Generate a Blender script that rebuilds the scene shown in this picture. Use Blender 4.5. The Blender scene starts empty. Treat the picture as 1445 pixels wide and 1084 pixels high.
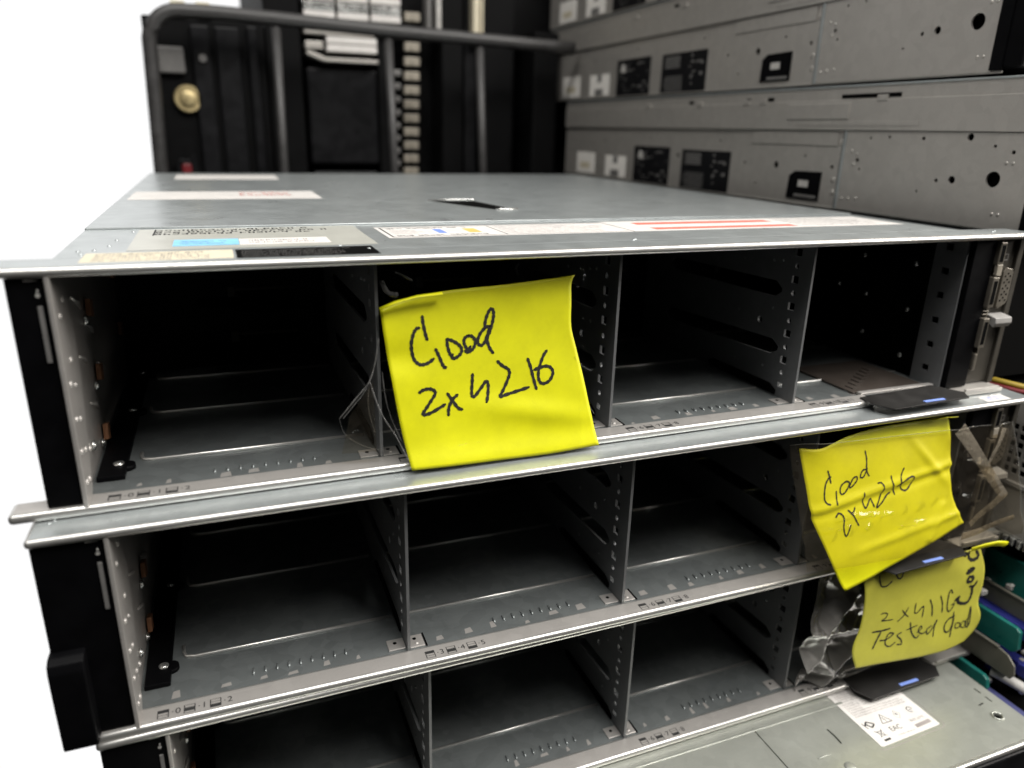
import bpy, bmesh, math, random
from mathutils import Vector, Matrix, noise
random.seed(7)
MM = 0.001
sc = bpy.context.scene
COL = sc.collection
sc.view_settings.view_transform = 'Standard'
try: sc.view_settings.look = 'None'
except Exception: pass
sc.view_settings.exposure = 0.0
sc.view_settings.gamma = 1.0
sc.view_settings.use_curve_mapping = False
sc.cycles.max_bounces = 8
sc.cycles.transparent_max_bounces = 12
sc.cycles.sample_clamp_indirect = 4.0
sc.cycles.caustics_reflective = False
sc.cycles.caustics_refractive = False
try:
    sc.cycles.use_denoising = True
    sc.cycles.denoiser = 'OPENIMAGEDENOISE'
except Exception: pass

# ------------------------------------------------------------------ materials
def nn(nt, t, **kw):
    n = nt.nodes.new(t)
    for k, v in kw.items(): setattr(n, k, v)
    return n
def newmat(name):
    m = bpy.data.materials.new(name); m.use_nodes = True
    nt = m.node_tree; b = nt.nodes['Principled BSDF']
    return m, nt, b
def ramp(nt, src, a, b, lo=0.3, hi=0.7):
    r = nn(nt, 'ShaderNodeMapRange'); r.inputs[1].default_value = lo; r.inputs[2].default_value = hi
    r.inputs[3].default_value = a; r.inputs[4].default_value = b
    nt.links.new(src, r.inputs[0]); return r.outputs[0]
def mixcol(nt, fac, a, b):
    m = nn(nt, 'ShaderNodeMix', data_type='RGBA')
    if hasattr(fac, 'is_output'): nt.links.new(fac, m.inputs[0])
    else: m.inputs[0].default_value = fac
    for i, c in ((6, a), (7, b)):
        if hasattr(c, 'is_output'): nt.links.new(c, m.inputs[i])
        else: m.inputs[i].default_value = (*c, 1)
    return m.outputs[2]
def coords(nt, scale=(1, 1, 1)):
    tc = nn(nt, 'ShaderNodeTexCoord'); mp = nn(nt, 'ShaderNodeMapping')
    mp.inputs['Scale'].default_value = scale
    nt.links.new(tc.outputs['Object'], mp.inputs['Vector']); return mp.outputs['Vector']
def noise_tex(nt, vec, scale, detail=3, rough=0.55):
    n = nn(nt, 'ShaderNodeTexNoise'); n.inputs['Scale'].default_value = scale
    n.inputs['Detail'].default_value = detail; n.inputs['Roughness'].default_value = rough
    nt.links.new(vec, n.inputs['Vector']); return n.outputs['Fac']

def steel(name, base, rough=0.36, metallic=0.75, spangle=0.06, dirt=0.12, bump=0.05):
    """zinc-coated sheet steel: crystal spangle, fine rolling grain, smudges and scratches"""
    m, nt, b = newmat(name)
    v = coords(nt)
    vo = nn(nt, 'ShaderNodeTexVoronoi'); vo.inputs['Scale'].default_value = 170
    nt.links.new(v, vo.inputs['Vector'])
    sep = nn(nt, 'ShaderNodeSeparateColor'); nt.links.new(vo.outputs['Color'], sep.inputs[0])
    c1 = mixcol(nt, sep.outputs[0], tuple(c*(1-spangle) for c in base), tuple(min(1, c*(1+spangle)) for c in base))
    n1 = noise_tex(nt, coords(nt, (9, 30, 30)), 1.0, 8, 0.72)
    c2 = mixcol(nt, ramp(nt, n1, 0, dirt, 0.5, 0.8), c1, tuple(c*0.5 for c in base))
    n6 = noise_tex(nt, v, 700, 2)
    c2 = mixcol(nt, ramp(nt, n6, 0, 0.10, 0.5, 0.8), c2, tuple(c*0.6 for c in base))
    vs = coords(nt, (18, 1100, 1100))
    n2 = noise_tex(nt, vs, 1.0, 4)
    c3 = mixcol(nt, ramp(nt, n2, 0, 0.25, 0.62, 0.72), c2, tuple(min(1, c*1.5) for c in base))
    nt.links.new(c3, b.inputs['Base Color'])
    b.inputs['Metallic'].default_value = metallic
    n3 = noise_tex(nt, v, 60, 5, 0.6)
    nt.links.new(ramp(nt, n3, rough-0.03, rough+0.06, 0.3, 0.7), b.inputs['Roughness'])
    n4 = noise_tex(nt, v, 1400, 2)
    bp = nn(nt, 'ShaderNodeBump'); bp.inputs['Strength'].default_value = bump; bp.inputs['Distance'].default_value = 0.0004
    nt.links.new(n4, bp.inputs['Height'])
    n5 = noise_tex(nt, v, 45, 2)
    bp2 = nn(nt, 'ShaderNodeBump'); bp2.inputs['Strength'].default_value = 0.012; bp2.inputs['Distance'].default_value = 0.003
    nt.links.new(n5, bp2.inputs['Height']); nt.links.new(bp.outputs[0], bp2.inputs['Normal'])
    nt.links.new(bp2.outputs[0], b.inputs['Normal'])
    return m
def plain(name, base, rough=0.45, metallic=0.0, var=0.15, scale=80, bump=0.03, spec=0.5):
    m, nt, b = newmat(name)
    v = coords(nt)
    n1 = noise_tex(nt, v, scale, 5, 0.6)
    c = mixcol(nt, ramp(nt, n1, 0, 1, 0.3, 0.7), tuple(x*(1-var) for x in base), tuple(min(1, x*(1+var)) for x in base))
    nt.links.new(c, b.inputs['Base Color'])
    nt.links.new(ramp(nt, n1, max(0.02, rough-0.07), min(1, rough+0.1), 0.3, 0.7), b.inputs['Roughness'])
    b.inputs['Metallic'].default_value = metallic
    b.inputs['Specular IOR Level'].default_value = spec
    if bump:
        n2 = noise_tex(nt, v, 1800, 2)
        bp = nn(nt, 'ShaderNodeBump'); bp.inputs['Strength'].default_value = bump; bp.inputs['Distance'].default_value = 0.0003
        nt.links.new(n2, bp.inputs['Height']); nt.links.new(bp.outputs[0], b.inputs['Normal'])
    return m
def paper(name, base, rough=0.55, var=0.09, trans=0.0):
    m, nt, b = newmat(name)
    v = coords(nt)
    n1 = noise_tex(nt, v, 60, 7, 0.7); n2 = noise_tex(nt, coords(nt, (2600, 900, 900)), 1.0, 3)
    c = mixcol(nt, ramp(nt, n1, 0, 1), tuple(x*(1-var) for x in base), tuple(min(1, x*(1+var)) for x in base))
    nt.links.new(c, b.inputs['Base Color']); b.inputs['Roughness'].default_value = rough
    bp = nn(nt, 'ShaderNodeBump'); bp.inputs['Strength'].default_value = 0.22; bp.inputs['Distance'].default_value = 0.0002
    nt.links.new(n2, bp.inputs['Height']); nt.links.new(bp.outputs[0], b.inputs['Normal'])
    return m
def clear_film(name, tint, haze, rough, refl, crease=0.5, scale=220, milk=(0.75, 0.72, 0.66)):
    """clear plastic: see-through with a crinkled glossy skin and a little milky haze"""
    m, nt, b = newmat(name)
    out = nt.nodes['Material Output']
    v = coords(nt)
    vo = nn(nt, 'ShaderNodeTexVoronoi', feature='DISTANCE_TO_EDGE'); vo.inputs['Scale'].default_value = scale
    nz = noise_tex(nt, v, 90, 4)
    mx = nn(nt, 'ShaderNodeVectorMath', operation='MULTIPLY_ADD')
    nt.links.new(v, mx.inputs[0]); mx.inputs[1].default_value = (1, 1, 1)
    sc3 = nn(nt, 'ShaderNodeMath', operation='MULTIPLY'); sc3.inputs[1].default_value = 0.012
    nt.links.new(nz, sc3.inputs[0]); nt.links.new(sc3.outputs[0], mx.inputs[2])
    nt.links.new(mx.outputs[0], vo.inputs['Vector'])
    n1 = noise_tex(nt, v, 420, 3)
    add = nn(nt, 'ShaderNodeMath', operation='ADD')
    nt.links.new(ramp(nt, vo.outputs['Distance'], 0, 0.7, 0.0, 0.12), add.inputs[0]); nt.links.new(n1, add.inputs[1])
    bp = nn(nt, 'ShaderNodeBump'); bp.inputs['Strength'].default_value = crease; bp.inputs['Distance'].default_value = 0.0012
    nt.links.new(add.outputs[0], bp.inputs['Height'])
    tr = nn(nt, 'ShaderNodeBsdfTransparent'); tr.inputs[0].default_value = (*tint, 1)
    gl = nn(nt, 'ShaderNodeBsdfGlossy'); gl.inputs['Roughness'].default_value = rough
    nt.links.new(bp.outputs[0], gl.inputs['Normal'])
    df = nn(nt, 'ShaderNodeBsdfDiffuse'); df.inputs[0].default_value = (*milk, 1)
    nt.links.new(bp.outputs[0], df.inputs['Normal'])
    m1 = nn(nt, 'ShaderNodeMixShader')
    nt.links.new(ramp(nt, nz, haze*0.75, haze*1.2, 0.3, 0.75), m1.inputs[0])
    nt.links.new(tr.outputs[0], m1.inputs[1]); nt.links.new(df.outputs[0], m1.inputs[2])
    fr = nn(nt, 'ShaderNodeLayerWeight'); fr.inputs['Blend'].default_value = 0.12
    mu = nn(nt, 'ShaderNodeMath', operation='MULTIPLY'); mu.inputs[1].default_value = refl; mu.use_clamp = True
    nt.links.new(fr.outputs[0], mu.inputs[0])
    cap = nn(nt, 'ShaderNodeMath', operation='MINIMUM'); cap.inputs[1].default_value = 0.55 if refl > 5 else 0.20
    nt.links.new(mu.outputs[0], cap.inputs[0])
    m2 = nn(nt, 'ShaderNodeMixShader')
    nt.links.new(cap.outputs[0], m2.inputs[0]); nt.links.new(m1.outputs[0], m2.inputs[1]); nt.links.new(gl.outputs[0], m2.inputs[2])
    nt.links.new(m2.outputs[0], out.inputs[0])
    nt.nodes.remove(b)
    return m

M = {}
M['steel'] = steel('galvanised_steel', (0.49, 0.525, 0.53), 0.30, 0.66, 0.05, 0.10, 0.03)
M['steel_aged'] = steel('aged_zinc_steel', (0.46, 0.475, 0.43), 0.34, 0.62, 0.045, 0.22, 0.05)
M['steel_warm'] = steel('galvanised_steel_warm', (0.56, 0.535, 0.51), 0.36, 0.6, 0.04, 0.12)
M['steel_floor'] = steel('galvanised_steel_bay', (0.235, 0.255, 0.257), 0.33, 0.6, 0.10, 0.7)  # zinc base darkened to carry part of the bay shade
M['steel_div'] = steel('divider_steel', (0.20, 0.205, 0.21), 0.5, 0.5, 0.04, 0.2)  # same zinc as the covers, darkened to hold the shade inside the bays
M['steel_highlight'] = steel('steel_edge_highlight', (0.70, 0.69, 0.665), 0.34, 0.85, 0.02, 0.05, 0.02)  # lighter base puts the highlight on front edges and beads into the colour
M['steel_side'] = steel('side_panel_steel', (0.52, 0.495, 0.46), 0.38, 0.6, 0.04, 0.12)
M['sticker'] = paper('white_sticker', (0.90, 0.87, 0.82), 0.4)
M['port_metal'] = plain('connector_shell', (0.20, 0.18, 0.15), 0.4, 0.6)
M['tab_grey'] = plain('tab_grey', (0.26, 0.25, 0.24), 0.5)
M['olive'] = plain('dull_bracket', (0.11, 0.105, 0.085), 0.5, 0.2)
M['bright'] = plain('bright_metal', (0.75, 0.75, 0.73), 0.25, 0.9)
M['black'] = plain('black_plastic', (0.0025, 0.0025, 0.003), 0.45, 0, 0.2, spec=0.06)
M['black_tag'] = plain('black_tag_plastic', (0.022, 0.021, 0.020), 0.38, 0, 0.2)
M['black_matte'] = plain('black_matte', (0.003, 0.003, 0.0033), 0.6, 0, 0.3, spec=0.10)
M['tube'] = plain('painted_tube', (0.040, 0.0385, 0.0385), 0.45, 0, 0.2)
M['dark'] = plain('dark_plastic', (0.006, 0.006, 0.007), 0.45, 0, 0.3, spec=0.18)
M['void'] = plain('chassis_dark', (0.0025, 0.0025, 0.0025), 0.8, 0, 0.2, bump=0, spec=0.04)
M['grey_plastic'] = plain('grey_plastic', (0.16, 0.155, 0.15), 0.5)
M['panel'] = plain('port_panel_grey', (0.055, 0.050, 0.042), 0.45, spec=0.2)
M['slots'] = plain('dull_tabs', (0.30, 0.27, 0.22), 0.5)
M['light_plastic'] = plain('light_grey_plastic', (0.50, 0.485, 0.46), 0.45)
M['blue'] = plain('blue_plastic', (0.20, 0.30, 0.72), 0.4)
M['navy'] = plain('blue_connector', (0.02, 0.025, 0.16), 0.4)
M['navy_slab'] = plain('blue_board', (0.07, 0.075, 0.20), 0.5)
M['green'] = plain('green_plastic', (0.012, 0.135, 0.115), 0.33)
M['copper'] = plain('copper_foil', (0.36, 0.17, 0.09), 0.4, 0.3)
M['grey_paint'] = plain('grey_paint', (0.42, 0.44, 0.46), 0.5)
M['film_glint'] = clear_film('tape_edge', (0.9, 0.9, 0.88), 0.16, 0.12, 2.5, 0.3, 120, (0.6, 0.59, 0.57))  # milky white film, glints of tape edges and strands put into its colour
M['gold'] = plain('brass', (0.52, 0.42, 0.22), 0.4, 0.6)
M['red'] = plain('red_plastic', (0.16, 0.010, 0.014), 0.5)
M['orange'] = plain('orange_print', (0.75, 0.42, 0.12), 0.6)
M['yellow_cable'] = plain('yellow_cable', (0.33, 0.23, 0.02), 0.5)
M['note'] = paper('fluorescent_yellow_paper', (0.71, 0.70, 0.003), 0.5)
M['note_old'] = paper('faded_yellow_paper', (0.50, 0.475, 0.055), 0.55)
M['ink'] = plain('pen_ink', (0.012, 0.011, 0.010), 0.6, bump=0)
M['label'] = paper('white_label', (0.66, 0.635, 0.61), 0.5)
M['beige'] = paper('beige_label', (0.62, 0.56, 0.42), 0.55)
M['film_label'] = paper('clear_label', (0.42, 0.42, 0.38), 0.3)
M['print'] = plain('printed_ink', (0.02, 0.02, 0.02), 0.6, bump=0)
M['print_grey'] = plain('printed_grey', (0.30, 0.27, 0.26), 0.6, bump=0)
M['blue_print'] = plain('printed_blue', (0.22, 0.52, 0.74), 0.5, bump=0)
M['red_print'] = plain('printed_red', (0.62, 0.16, 0.12), 0.5, bump=0)
M['tape'] = clear_film('clear_tape', (0.985, 0.985, 0.98), 0.0, 0.08, 0.8, 0.22, 120)
M['tape_loose'] = clear_film('loose_clear_tape', (0.90, 0.86, 0.78), 0.02, 0.05, 1.6, 0.22, 60, (0.5, 0.43, 0.33))
M['tape_fold'] = clear_film('folded_clear_tape', (0.75, 0.68, 0.56), 0.42, 0.08, 3.0, 0.35, 70, (0.40, 0.35, 0.275))
M['bag'] = clear_film('antistatic_film', (0.30, 0.29, 0.28), 0.40, 0.12, 8.0, 0.10, 40, (0.50, 0.48, 0.45))
M['brown_board'] = plain('brown_board', (0.045, 0.036, 0.030), 0.5)

# ------------------------------------------------------------------ mesh helpers (all lengths in millimetres)
class MB:
    def __init__(s): s.bm = bmesh.new(); s.mi = 0
    def mat(s, i): s.mi = i; return s
    def _tag(s, faces):
        for f in faces: f.material_index = s.mi
    def box(s, x0, x1, y0, y1, z0, z1, bev=0.0, seg=2, edge=None):
        vs = [s.bm.verts.new((x, y, z)) for x in (x0, x1) for y in (y0, y1) for z in (z0, z1)]
        F = [(0,1,3,2),(4,6,7,5),(0,4,5,1),(2,3,7,6),(0,2,6,4),(1,5,7,3)]
        fs = [s.bm.faces.new([vs[i] for i in f]) for f in F]
        s._tag(fs)
        if bev:
            es = list({e for f in fs for e in f.edges})
            r = bmesh.ops.bevel(s.bm, geom=es, offset=bev, segments=seg, affect='EDGES', profile=0.5)
            s._tag(r['faces'])
            if edge is not None:
                for f in r['faces']: f.material_index = edge; f.smooth = True
                for f in s.bm.faces:
                    if f.is_valid and f.calc_center_median().y < min(y0, y1)+0.2: f.material_index = edge
        return s
    def quad(s, pts):
        f = s.bm.faces.new([s.bm.verts.new(p) for p in pts]); s._tag([f]); return s
    def prism(s, poly, axis, a, b, bev=0.0):
        """polygon in the two other axes, extruded along axis from a to b"""
        def P(u, v, w): return {'x': (w, u, v), 'y': (u, w, v), 'z': (u, v, w)}[axis]
        A = [s.bm.verts.new(P(u, v, a)) for u, v in poly]; B = [s.bm.verts.new(P(u, v, b)) for u, v in poly]
        fs = [s.bm.faces.new(A), s.bm.faces.new(B[::-1])]
        n = len(poly)
        for i in range(n): fs.append(s.bm.faces.new([A[i], B[i], B[(i+1) % n], A[(i+1) % n]]))
        s._tag(fs)
        bmesh.ops.recalc_face_normals(s.bm, faces=fs)
        if bev:
            es = list({e for f in fs for e in f.edges})
            r = bmesh.ops.bevel(s.bm, geom=es, offset=bev, segments=2, affect='EDGES', profile=0.5); s._tag(r['faces'])
        return s
    def plate(s, outer, holes, axis, a, b):
        """sheet with real cut-outs"""
        def P(u, v, w): return {'x': (w, u, v), 'y': (u, w, v), 'z': (u, v, w)}[axis]
        t = bmesh.new(); es = []
        for loop in [outer] + holes:
            vs = [t.verts.new(P(u, v, a)) for u, v in loop]
            es += [t.edges.new((vs[i], vs[(i+1) % len(vs)])) for i in range(len(vs))]
        bmesh.ops.triangle_fill(t, use_beauty=True, use_dissolve=False, edges=es)
        d = Vector(P(0, 0, b - a))
        r = bmesh.ops.extrude_face_region(t, geom=list(t.faces))
        bmesh.ops.translate(t, verts=[v for v in r['geom'] if isinstance(v, bmesh.types.BMVert)], vec=d)
        bmesh.ops.recalc_face_normals(t, faces=list(t.faces))
        s.merge(t); return s
    def merge(s, t):
        mp = {v: s.bm.verts.new(v.co) for v in t.verts}
        for f in t.faces:
            try:
                nf = s.bm.faces.new([mp[v] for v in f.verts]); nf.material_index = s.mi; nf.smooth = f.smooth
            except ValueError: pass
        t.free()
    def cyl(s, c, axis, r, h, n=16, r2=None, bev=0):
        r2 = r if r2 is None else r2
        def P(u, v, w): return {'x': (c[0]+w, c[1]+u, c[2]+v), 'y': (c[0]+u, c[1]+w, c[2]+v), 'z': (c[0]+u, c[1]+v, c[2]+w)}[axis]
        A = [s.bm.verts.new(P(r*math.cos(2*math.pi*i/n), r*math.sin(2*math.pi*i/n), 0)) for i in range(n)]
        B = [s.bm.verts.new(P(r2*math.cos(2*math.pi*i/n), r2*math.sin(2*math.pi*i/n), h)) for i in range(n)]
        fs = [s.bm.faces.new(A), s.bm.faces.new(B[::-1])]
        for i in range(n):
            f = s.bm.faces.new([A[i], B[i], B[(i+1) % n], A[(i+1) % n]]); f.smooth = True; fs.append(f)
        s._tag(fs); bmesh.ops.recalc_face_normals(s.bm, faces=fs); return s
    def dome(s, c, axis, r, h, n=12, rings=4):
        """half-ellipsoid bump standing on a surface, sign of h gives the side"""
        def P(u, v, w): return {'x': (c[0]+w, c[1]+u, c[2]+v), 'y': (c[0]+u, c[1]+w, c[2]+v), 'z': (c[0]+u, c[1]+v, c[2]+w)}[axis]
        prev = None; fs = []
        for k in range(rings):
            t = k/rings*math.pi/2; rr = r*math.cos(t); hh = h*math.sin(t)
            ring = [s.bm.verts.new(P(rr*math.cos(2*math.pi*i/n), rr*math.sin(2*math.pi*i/n), hh)) for i in range(n)]
            if prev:
                for i in range(n): fs.append(s.bm.faces.new([prev[i], prev[(i+1) % n], ring[(i+1) % n], ring[i]]))
            prev = ring
        top = s.bm.verts.new(P(0, 0, h))
        for i in range(n): fs.append(s.bm.faces.new([prev[i], prev[(i+1) % n], top]))
        for f in fs: f.smooth = True
        s._tag(fs); bmesh.ops.recalc_face_normals(s.bm, faces=fs); return s
    def tube(s, pts, r, n=8, caps=True):
        pts = [Vector(p) for p in pts]; rings = []
        for i, p in enumerate(pts):
            d = (pts[min(i+1, len(pts)-1)] - pts[max(i-1, 0)]).normalized()
            up = Vector((0, 0, 1)) if abs(d.z) < 0.9 else Vector((0, 1, 0))
            a = d.cross(up).normalized(); b = d.cross(a)
            rad = r[i] if isinstance(r, (list, tuple)) else r
            rings.append([s.bm.verts.new(p + a*rad*math.cos(2*math.pi*k/n) + b*rad*math.sin(2*math.pi*k/n)) for k in range(n)])
        fs = []
        for A, B in zip(rings, rings[1:]):
            for k in range(n):
                f = s.bm.faces.new([A[k], A[(k+1) % n], B[(k+1) % n], B[k]]); f.smooth = True; fs.append(f)
        if caps: fs += [s.bm.faces.new(rings[0][::-1]), s.bm.faces.new(rings[-1])]
        s._tag(fs); bmesh.ops.recalc_face_normals(s.bm, faces=fs); return s
    def grid(s, P, nu, nv):
        V = [[s.bm.verts.new(P(i/nu, j/nv)) for j in range(nv+1)] for i in range(nu+1)]
        for i in range(nu):
            for j in range(nv):
                f = s.bm.faces.new([V[i][j], V[i+1][j], V[i+1][j+1], V[i][j+1]]); f.smooth = True; f.material_index = s.mi
        return s
    def build(s, name, mats, parent=None, loc=(0, 0, 0), yaw=0.0, smooth=False):
        for v in s.bm.verts: v.co *= MM
        me = bpy.data.meshes.new(name)
        if smooth:
            for f in s.bm.faces: f.smooth = True
        s.bm.to_mesh(me); s.bm.free()
        for m in (mats if isinstance(mats, (list, tuple)) else [mats]): me.materials.append(M[m])
        o = bpy.data.objects.new(name, me); COL.objects.link(o)
        if parent: o.parent = parent
        else: o.location = Vector(loc)*MM; o.rotation_euler.z = yaw
        return o
def thing(name, label, cat, loc, yaw=0.0, group=None):
    o = bpy.data.objects.new(name, None); COL.objects.link(o); o.empty_display_size = 0.02
    o.location = Vector(loc)*MM; o.rotation_euler.z = yaw
    tag(o, label, cat, group); return o
def tag(o, label, cat, group=None):
    o['label'] = label; o['category'] = cat
    if group: o['group'] = group
    return o
def rect(u0, u1, v0, v1): return [(u0, v0), (u1, v0), (u1, v1), (u0, v1)]
def circ(u, v, r, n=12): return [(u+r*math.cos(2*math.pi*i/n), v+r*math.sin(2*math.pi*i/n)) for i in range(n)]
def slot(u0, u1, v0, v1):
    """long pressed opening with pointed ends, v given at the near end (v0) and the far end (v1), 8 mm tall"""
    h = 4.2
    return [(u0, v0-1), (u0+5, v0-h), (u1-5, v1-h), (u1, v1), (u1-5, v1+h), (u0+5, v0+h), (u0, v0+1)]
def glyph(mb, text, x, y, z, size, rot=0.0, axis='z'):
    """lettering as flat mesh lying on a surface"""
    cu = bpy.data.curves.new('tmp_text', 'FONT'); cu.body = text; cu.size = size; cu.align_x = 'CENTER'; cu.align_y = 'CENTER'
    ob = bpy.data.objects.new('tmp_text', cu); COL.objects.link(ob)
    dg = bpy.context.evaluated_depsgraph_get(); dg.update()
    me = bpy.data.meshes.new_from_object(ob.evaluated_get(dg))
    t = bmesh.new(); t.from_mesh(me)
    ca, sa = math.cos(rot), math.sin(rot)
    for v in t.verts:
        u, w = v.co.x*ca - v.co.y*sa, v.co.x*sa + v.co.y*ca
        v.co = {'z': (x+u, y+w, z), 'y': (x+u, y, z+w), 'x': (x, y-u, z+w)}[axis]
    mb.merge(t)
    bpy.data.objects.remove(ob); bpy.data.curves.remove(cu); bpy.data.meshes.remove(me)
def small_print(mb, x0, x1, y0, y1, z, rows, seed=1, fill=0.75, flush='l', stroke=0.55):
    """rows of letter-like marks too small to read: each is a few strokes of a seven-stroke cell"""
    rnd = random.Random(seed); dy = (y1-y0)/rows; hh = dy*min(0.8, stroke+0.15); w = hh*0.55; t = hh*0.17
    for r in range(rows):
        yb = y1-(r+0.5)*dy-hh/2; x = x0; end = x0+(x1-x0)*rnd.uniform(fill, 1); word = rnd.randint(2, 9)
        while x+w < end:
            S = ((0, 0, w, t), (0, hh-t, w, hh), (0, hh/2-t/2, w, hh/2+t/2), (0, 0, t, hh/2), (0, hh/2, t, hh), (w-t, 0, w, hh/2), (w-t, hh/2, w, hh))
            for a in rnd.sample(S, rnd.randint(3, 5)): mb.quad([(x+a[0], yb+a[1], z), (x+a[2], yb+a[1], z), (x+a[2], yb+a[3], z), (x+a[0], yb+a[3], z)])
            x += w*1.35; word -= 1
            if word <= 0: x += w*0.9; word = rnd.randint(2, 9)

N1_EDGE={'top': [(111.25, 65.31), (118.24, 67.65), (127.05, 69.66), (142.0, 71.42), (166.84, 72.52), (196.77, 75.05)], 'right': [(196.77, 75.05), (195.01, 71.52), (194.86, 63.98), (194.63, 53.31), (196.77, 43.93), (199.54, 31.87), (202.66, 16.68), (206.23, -0.24)], 'bottom': [(119.73, -0.18), (138.06, -0.56), (157.17, -0.96), (180.54, -1.18), (206.23, -0.24)], 'left': [(111.25, 65.31), (112.05, 56.09), (113.3, 44.73), (114.95, 30.28), (116.91, 15.53), (119.73, -0.18)]}
N1_INK=[(2.6, [(126.82, 56.97), (125.58, 56.74), (124.24, 54.71), (123.3, 51.24), (123.33, 47.67), (124.11, 44.27), (125.73, 42.44), (127.44, 41.94), (129.97, 42.52), (132.32, 43.99)]), (2.6, [(128.3, 61.6), (128.5, 58.89), (129.17, 54.8), (129.91, 51.98)]), (2.6, [(133.29, 47.86), (134.41, 45.25), (135.73, 41.74), (136.66, 40.1), (137.32, 40.13)]), (2.6, [(138.28, 51.69), (138.39, 48.78), (139.16, 45.8), (139.82, 44.77), (140.5, 45.06)]), (2.6, [(138.13, 51.61), (140.53, 50.79), (143.0, 49.13), (144.36, 47.32), (144.11, 45.38), (142.23, 43.83), (140.67, 43.48), (139.8, 44.39)]), (2.6, [(147.52, 52.34), (145.93, 51.34), (145.6, 49.66), (146.28, 47.65), (147.27, 46.59), (148.35, 47.73)]), (2.6, [(147.52, 52.34), (149.31, 51.82), (150.67, 49.76), (149.9, 47.36), (148.53, 46.0), (146.96, 45.54), (145.95, 46.21)]), (2.6, [(157.26, 55.43), (155.68, 55.29), (153.26, 53.25), (151.86, 50.65), (151.77, 48.69), (153.31, 47.83), (154.94, 49.43), (156.55, 53.26), (157.26, 55.43)]), (2.6, [(154.87, 54.36), (155.35, 57.77), (156.66, 61.12), (158.02, 62.75), (159.04, 61.86), (159.07, 59.5), (158.35, 56.59), (157.18, 53.22), (155.92, 50.35), (156.68, 46.83), (158.31, 44.22)]), (2.6, [(125.25, 30.8), (127.06, 31.71), (129.59, 31.93), (131.7, 30.97), (131.96, 29.49), (130.02, 26.78), (127.55, 23.66), (126.29, 22.1), (127.41, 21.48), (130.75, 22.31), (136.0, 24.75)]), (2.6, [(137.3, 29.16), (139.18, 26.26), (141.55, 22.8), (143.32, 21.97)]), (2.6, [(141.62, 28.21), (139.18, 26.26), (137.54, 23.01), (137.25, 20.09)]), (2.6, [(148.73, 36.13), (148.39, 32.7), (147.91, 28.8), (148.07, 27.05), (149.38, 27.06), (152.47, 30.33), (154.6, 32.61), (155.47, 31.03), (155.04, 27.09), (154.22, 23.93)]), (2.6, [(160.12, 40.59), (162.42, 38.4), (164.67, 36.96), (165.34, 35.15), (164.29, 32.22), (161.92, 27.92), (160.46, 25.65), (162.9, 26.07), (168.92, 27.26), (173.88, 28.34)]), (2.6, [(173.83, 40.61), (175.05, 36.87), (176.22, 31.7), (177.4, 27.26)]), (2.6, [(182.78, 43.41), (181.24, 41.49), (179.46, 37.55), (178.49, 33.55), (179.02, 30.34), (180.81, 29.37), (183.45, 30.32), (185.21, 33.0), (184.96, 35.33), (182.9, 36.77), (179.7, 36.51), (176.65, 35.63)])]
N2_EDGE={'top': [(319.94, -16.22), (331.26, -16.9), (348.87, -12.63), (370.79, -10.45), (396.0, -10.29), (421.26, -10.39)], 'right': [(421.26, -10.39), (422.14, -20.7), (421.2, -33.88), (420.67, -49.05), (424.22, -60.28), (429.11, -68.73)], 'bottom': [(343.77, -91.48), (360.03, -87.94), (385.64, -81.37), (406.99, -75.16), (429.11, -68.73)], 'left': [(319.94, -16.22), (322.5, -35.35), (324.04, -50.64), (330.62, -66.54), (336.64, -79.36), (343.77, -91.48)]}
N2_INK=[(2.1, [(336.9, -31.45), (335.38, -31.98), (333.33, -34.62), (332.11, -38.94), (331.99, -42.3), (333.32, -44.18), (335.13, -44.72)]), (2.1, [(335.16, -28.13), (335.87, -30.47), (336.66, -34.52)]), (2.1, [(339.67, -38.88), (339.56, -42.26), (339.32, -45.34)]), (2.1, [(346.75, -34.76), (343.62, -36.32), (342.31, -38.69), (342.9, -40.76), (345.18, -40.51), (348.03, -37.78), (348.58, -35.58), (346.38, -34.71)]), (2.1, [(348.74, -38.45), (349.24, -36.81), (351.36, -33.96), (353.69, -33.42), (353.87, -35.16), (351.48, -37.4), (348.88, -38.58)]), (2.1, [(361.21, -30.69), (358.51, -30.62), (356.86, -32.12), (356.33, -34.06), (358.23, -34.31), (359.91, -32.53), (361.26, -30.12)]), (2.1, [(360.39, -21.12), (361.09, -25.22), (360.85, -30.35), (361.45, -32.73), (362.49, -34.31)]), (2.1, [(338.66, -52.04), (340.66, -50.36), (342.84, -51.26), (343.93, -53.7), (343.48, -57.62), (343.97, -61.12), (345.0, -62.43), (346.67, -60.41), (348.21, -57.22)]), (2.1, [(346.97, -49.6), (349.96, -52.34), (352.68, -56.77), (353.71, -58.37)]), (2.1, [(351.75, -48.88), (350.46, -50.7), (348.49, -51.54)]), (2.1, [(358.03, -42.04), (357.35, -45.97), (357.9, -48.93), (358.96, -50.24), (361.05, -48.24), (362.92, -46.2), (363.79, -48.06), (364.93, -50.55)]), (2.1, [(368.01, -38.81), (370.37, -38.84), (371.62, -41.05), (369.87, -45.46), (366.31, -51.04), (369.57, -49.49), (373.79, -46.02), (376.68, -44.67)]), (2.1, [(377.32, -36.0), (377.81, -40.16), (379.36, -46.23)]), (2.1, [(386.78, -33.14), (384.52, -36.37), (383.42, -40.34), (384.36, -43.99), (387.53, -45.03), (391.38, -42.61), (392.98, -39.86), (392.29, -38.11), (387.98, -38.9), (380.9, -41.75)])]
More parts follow.
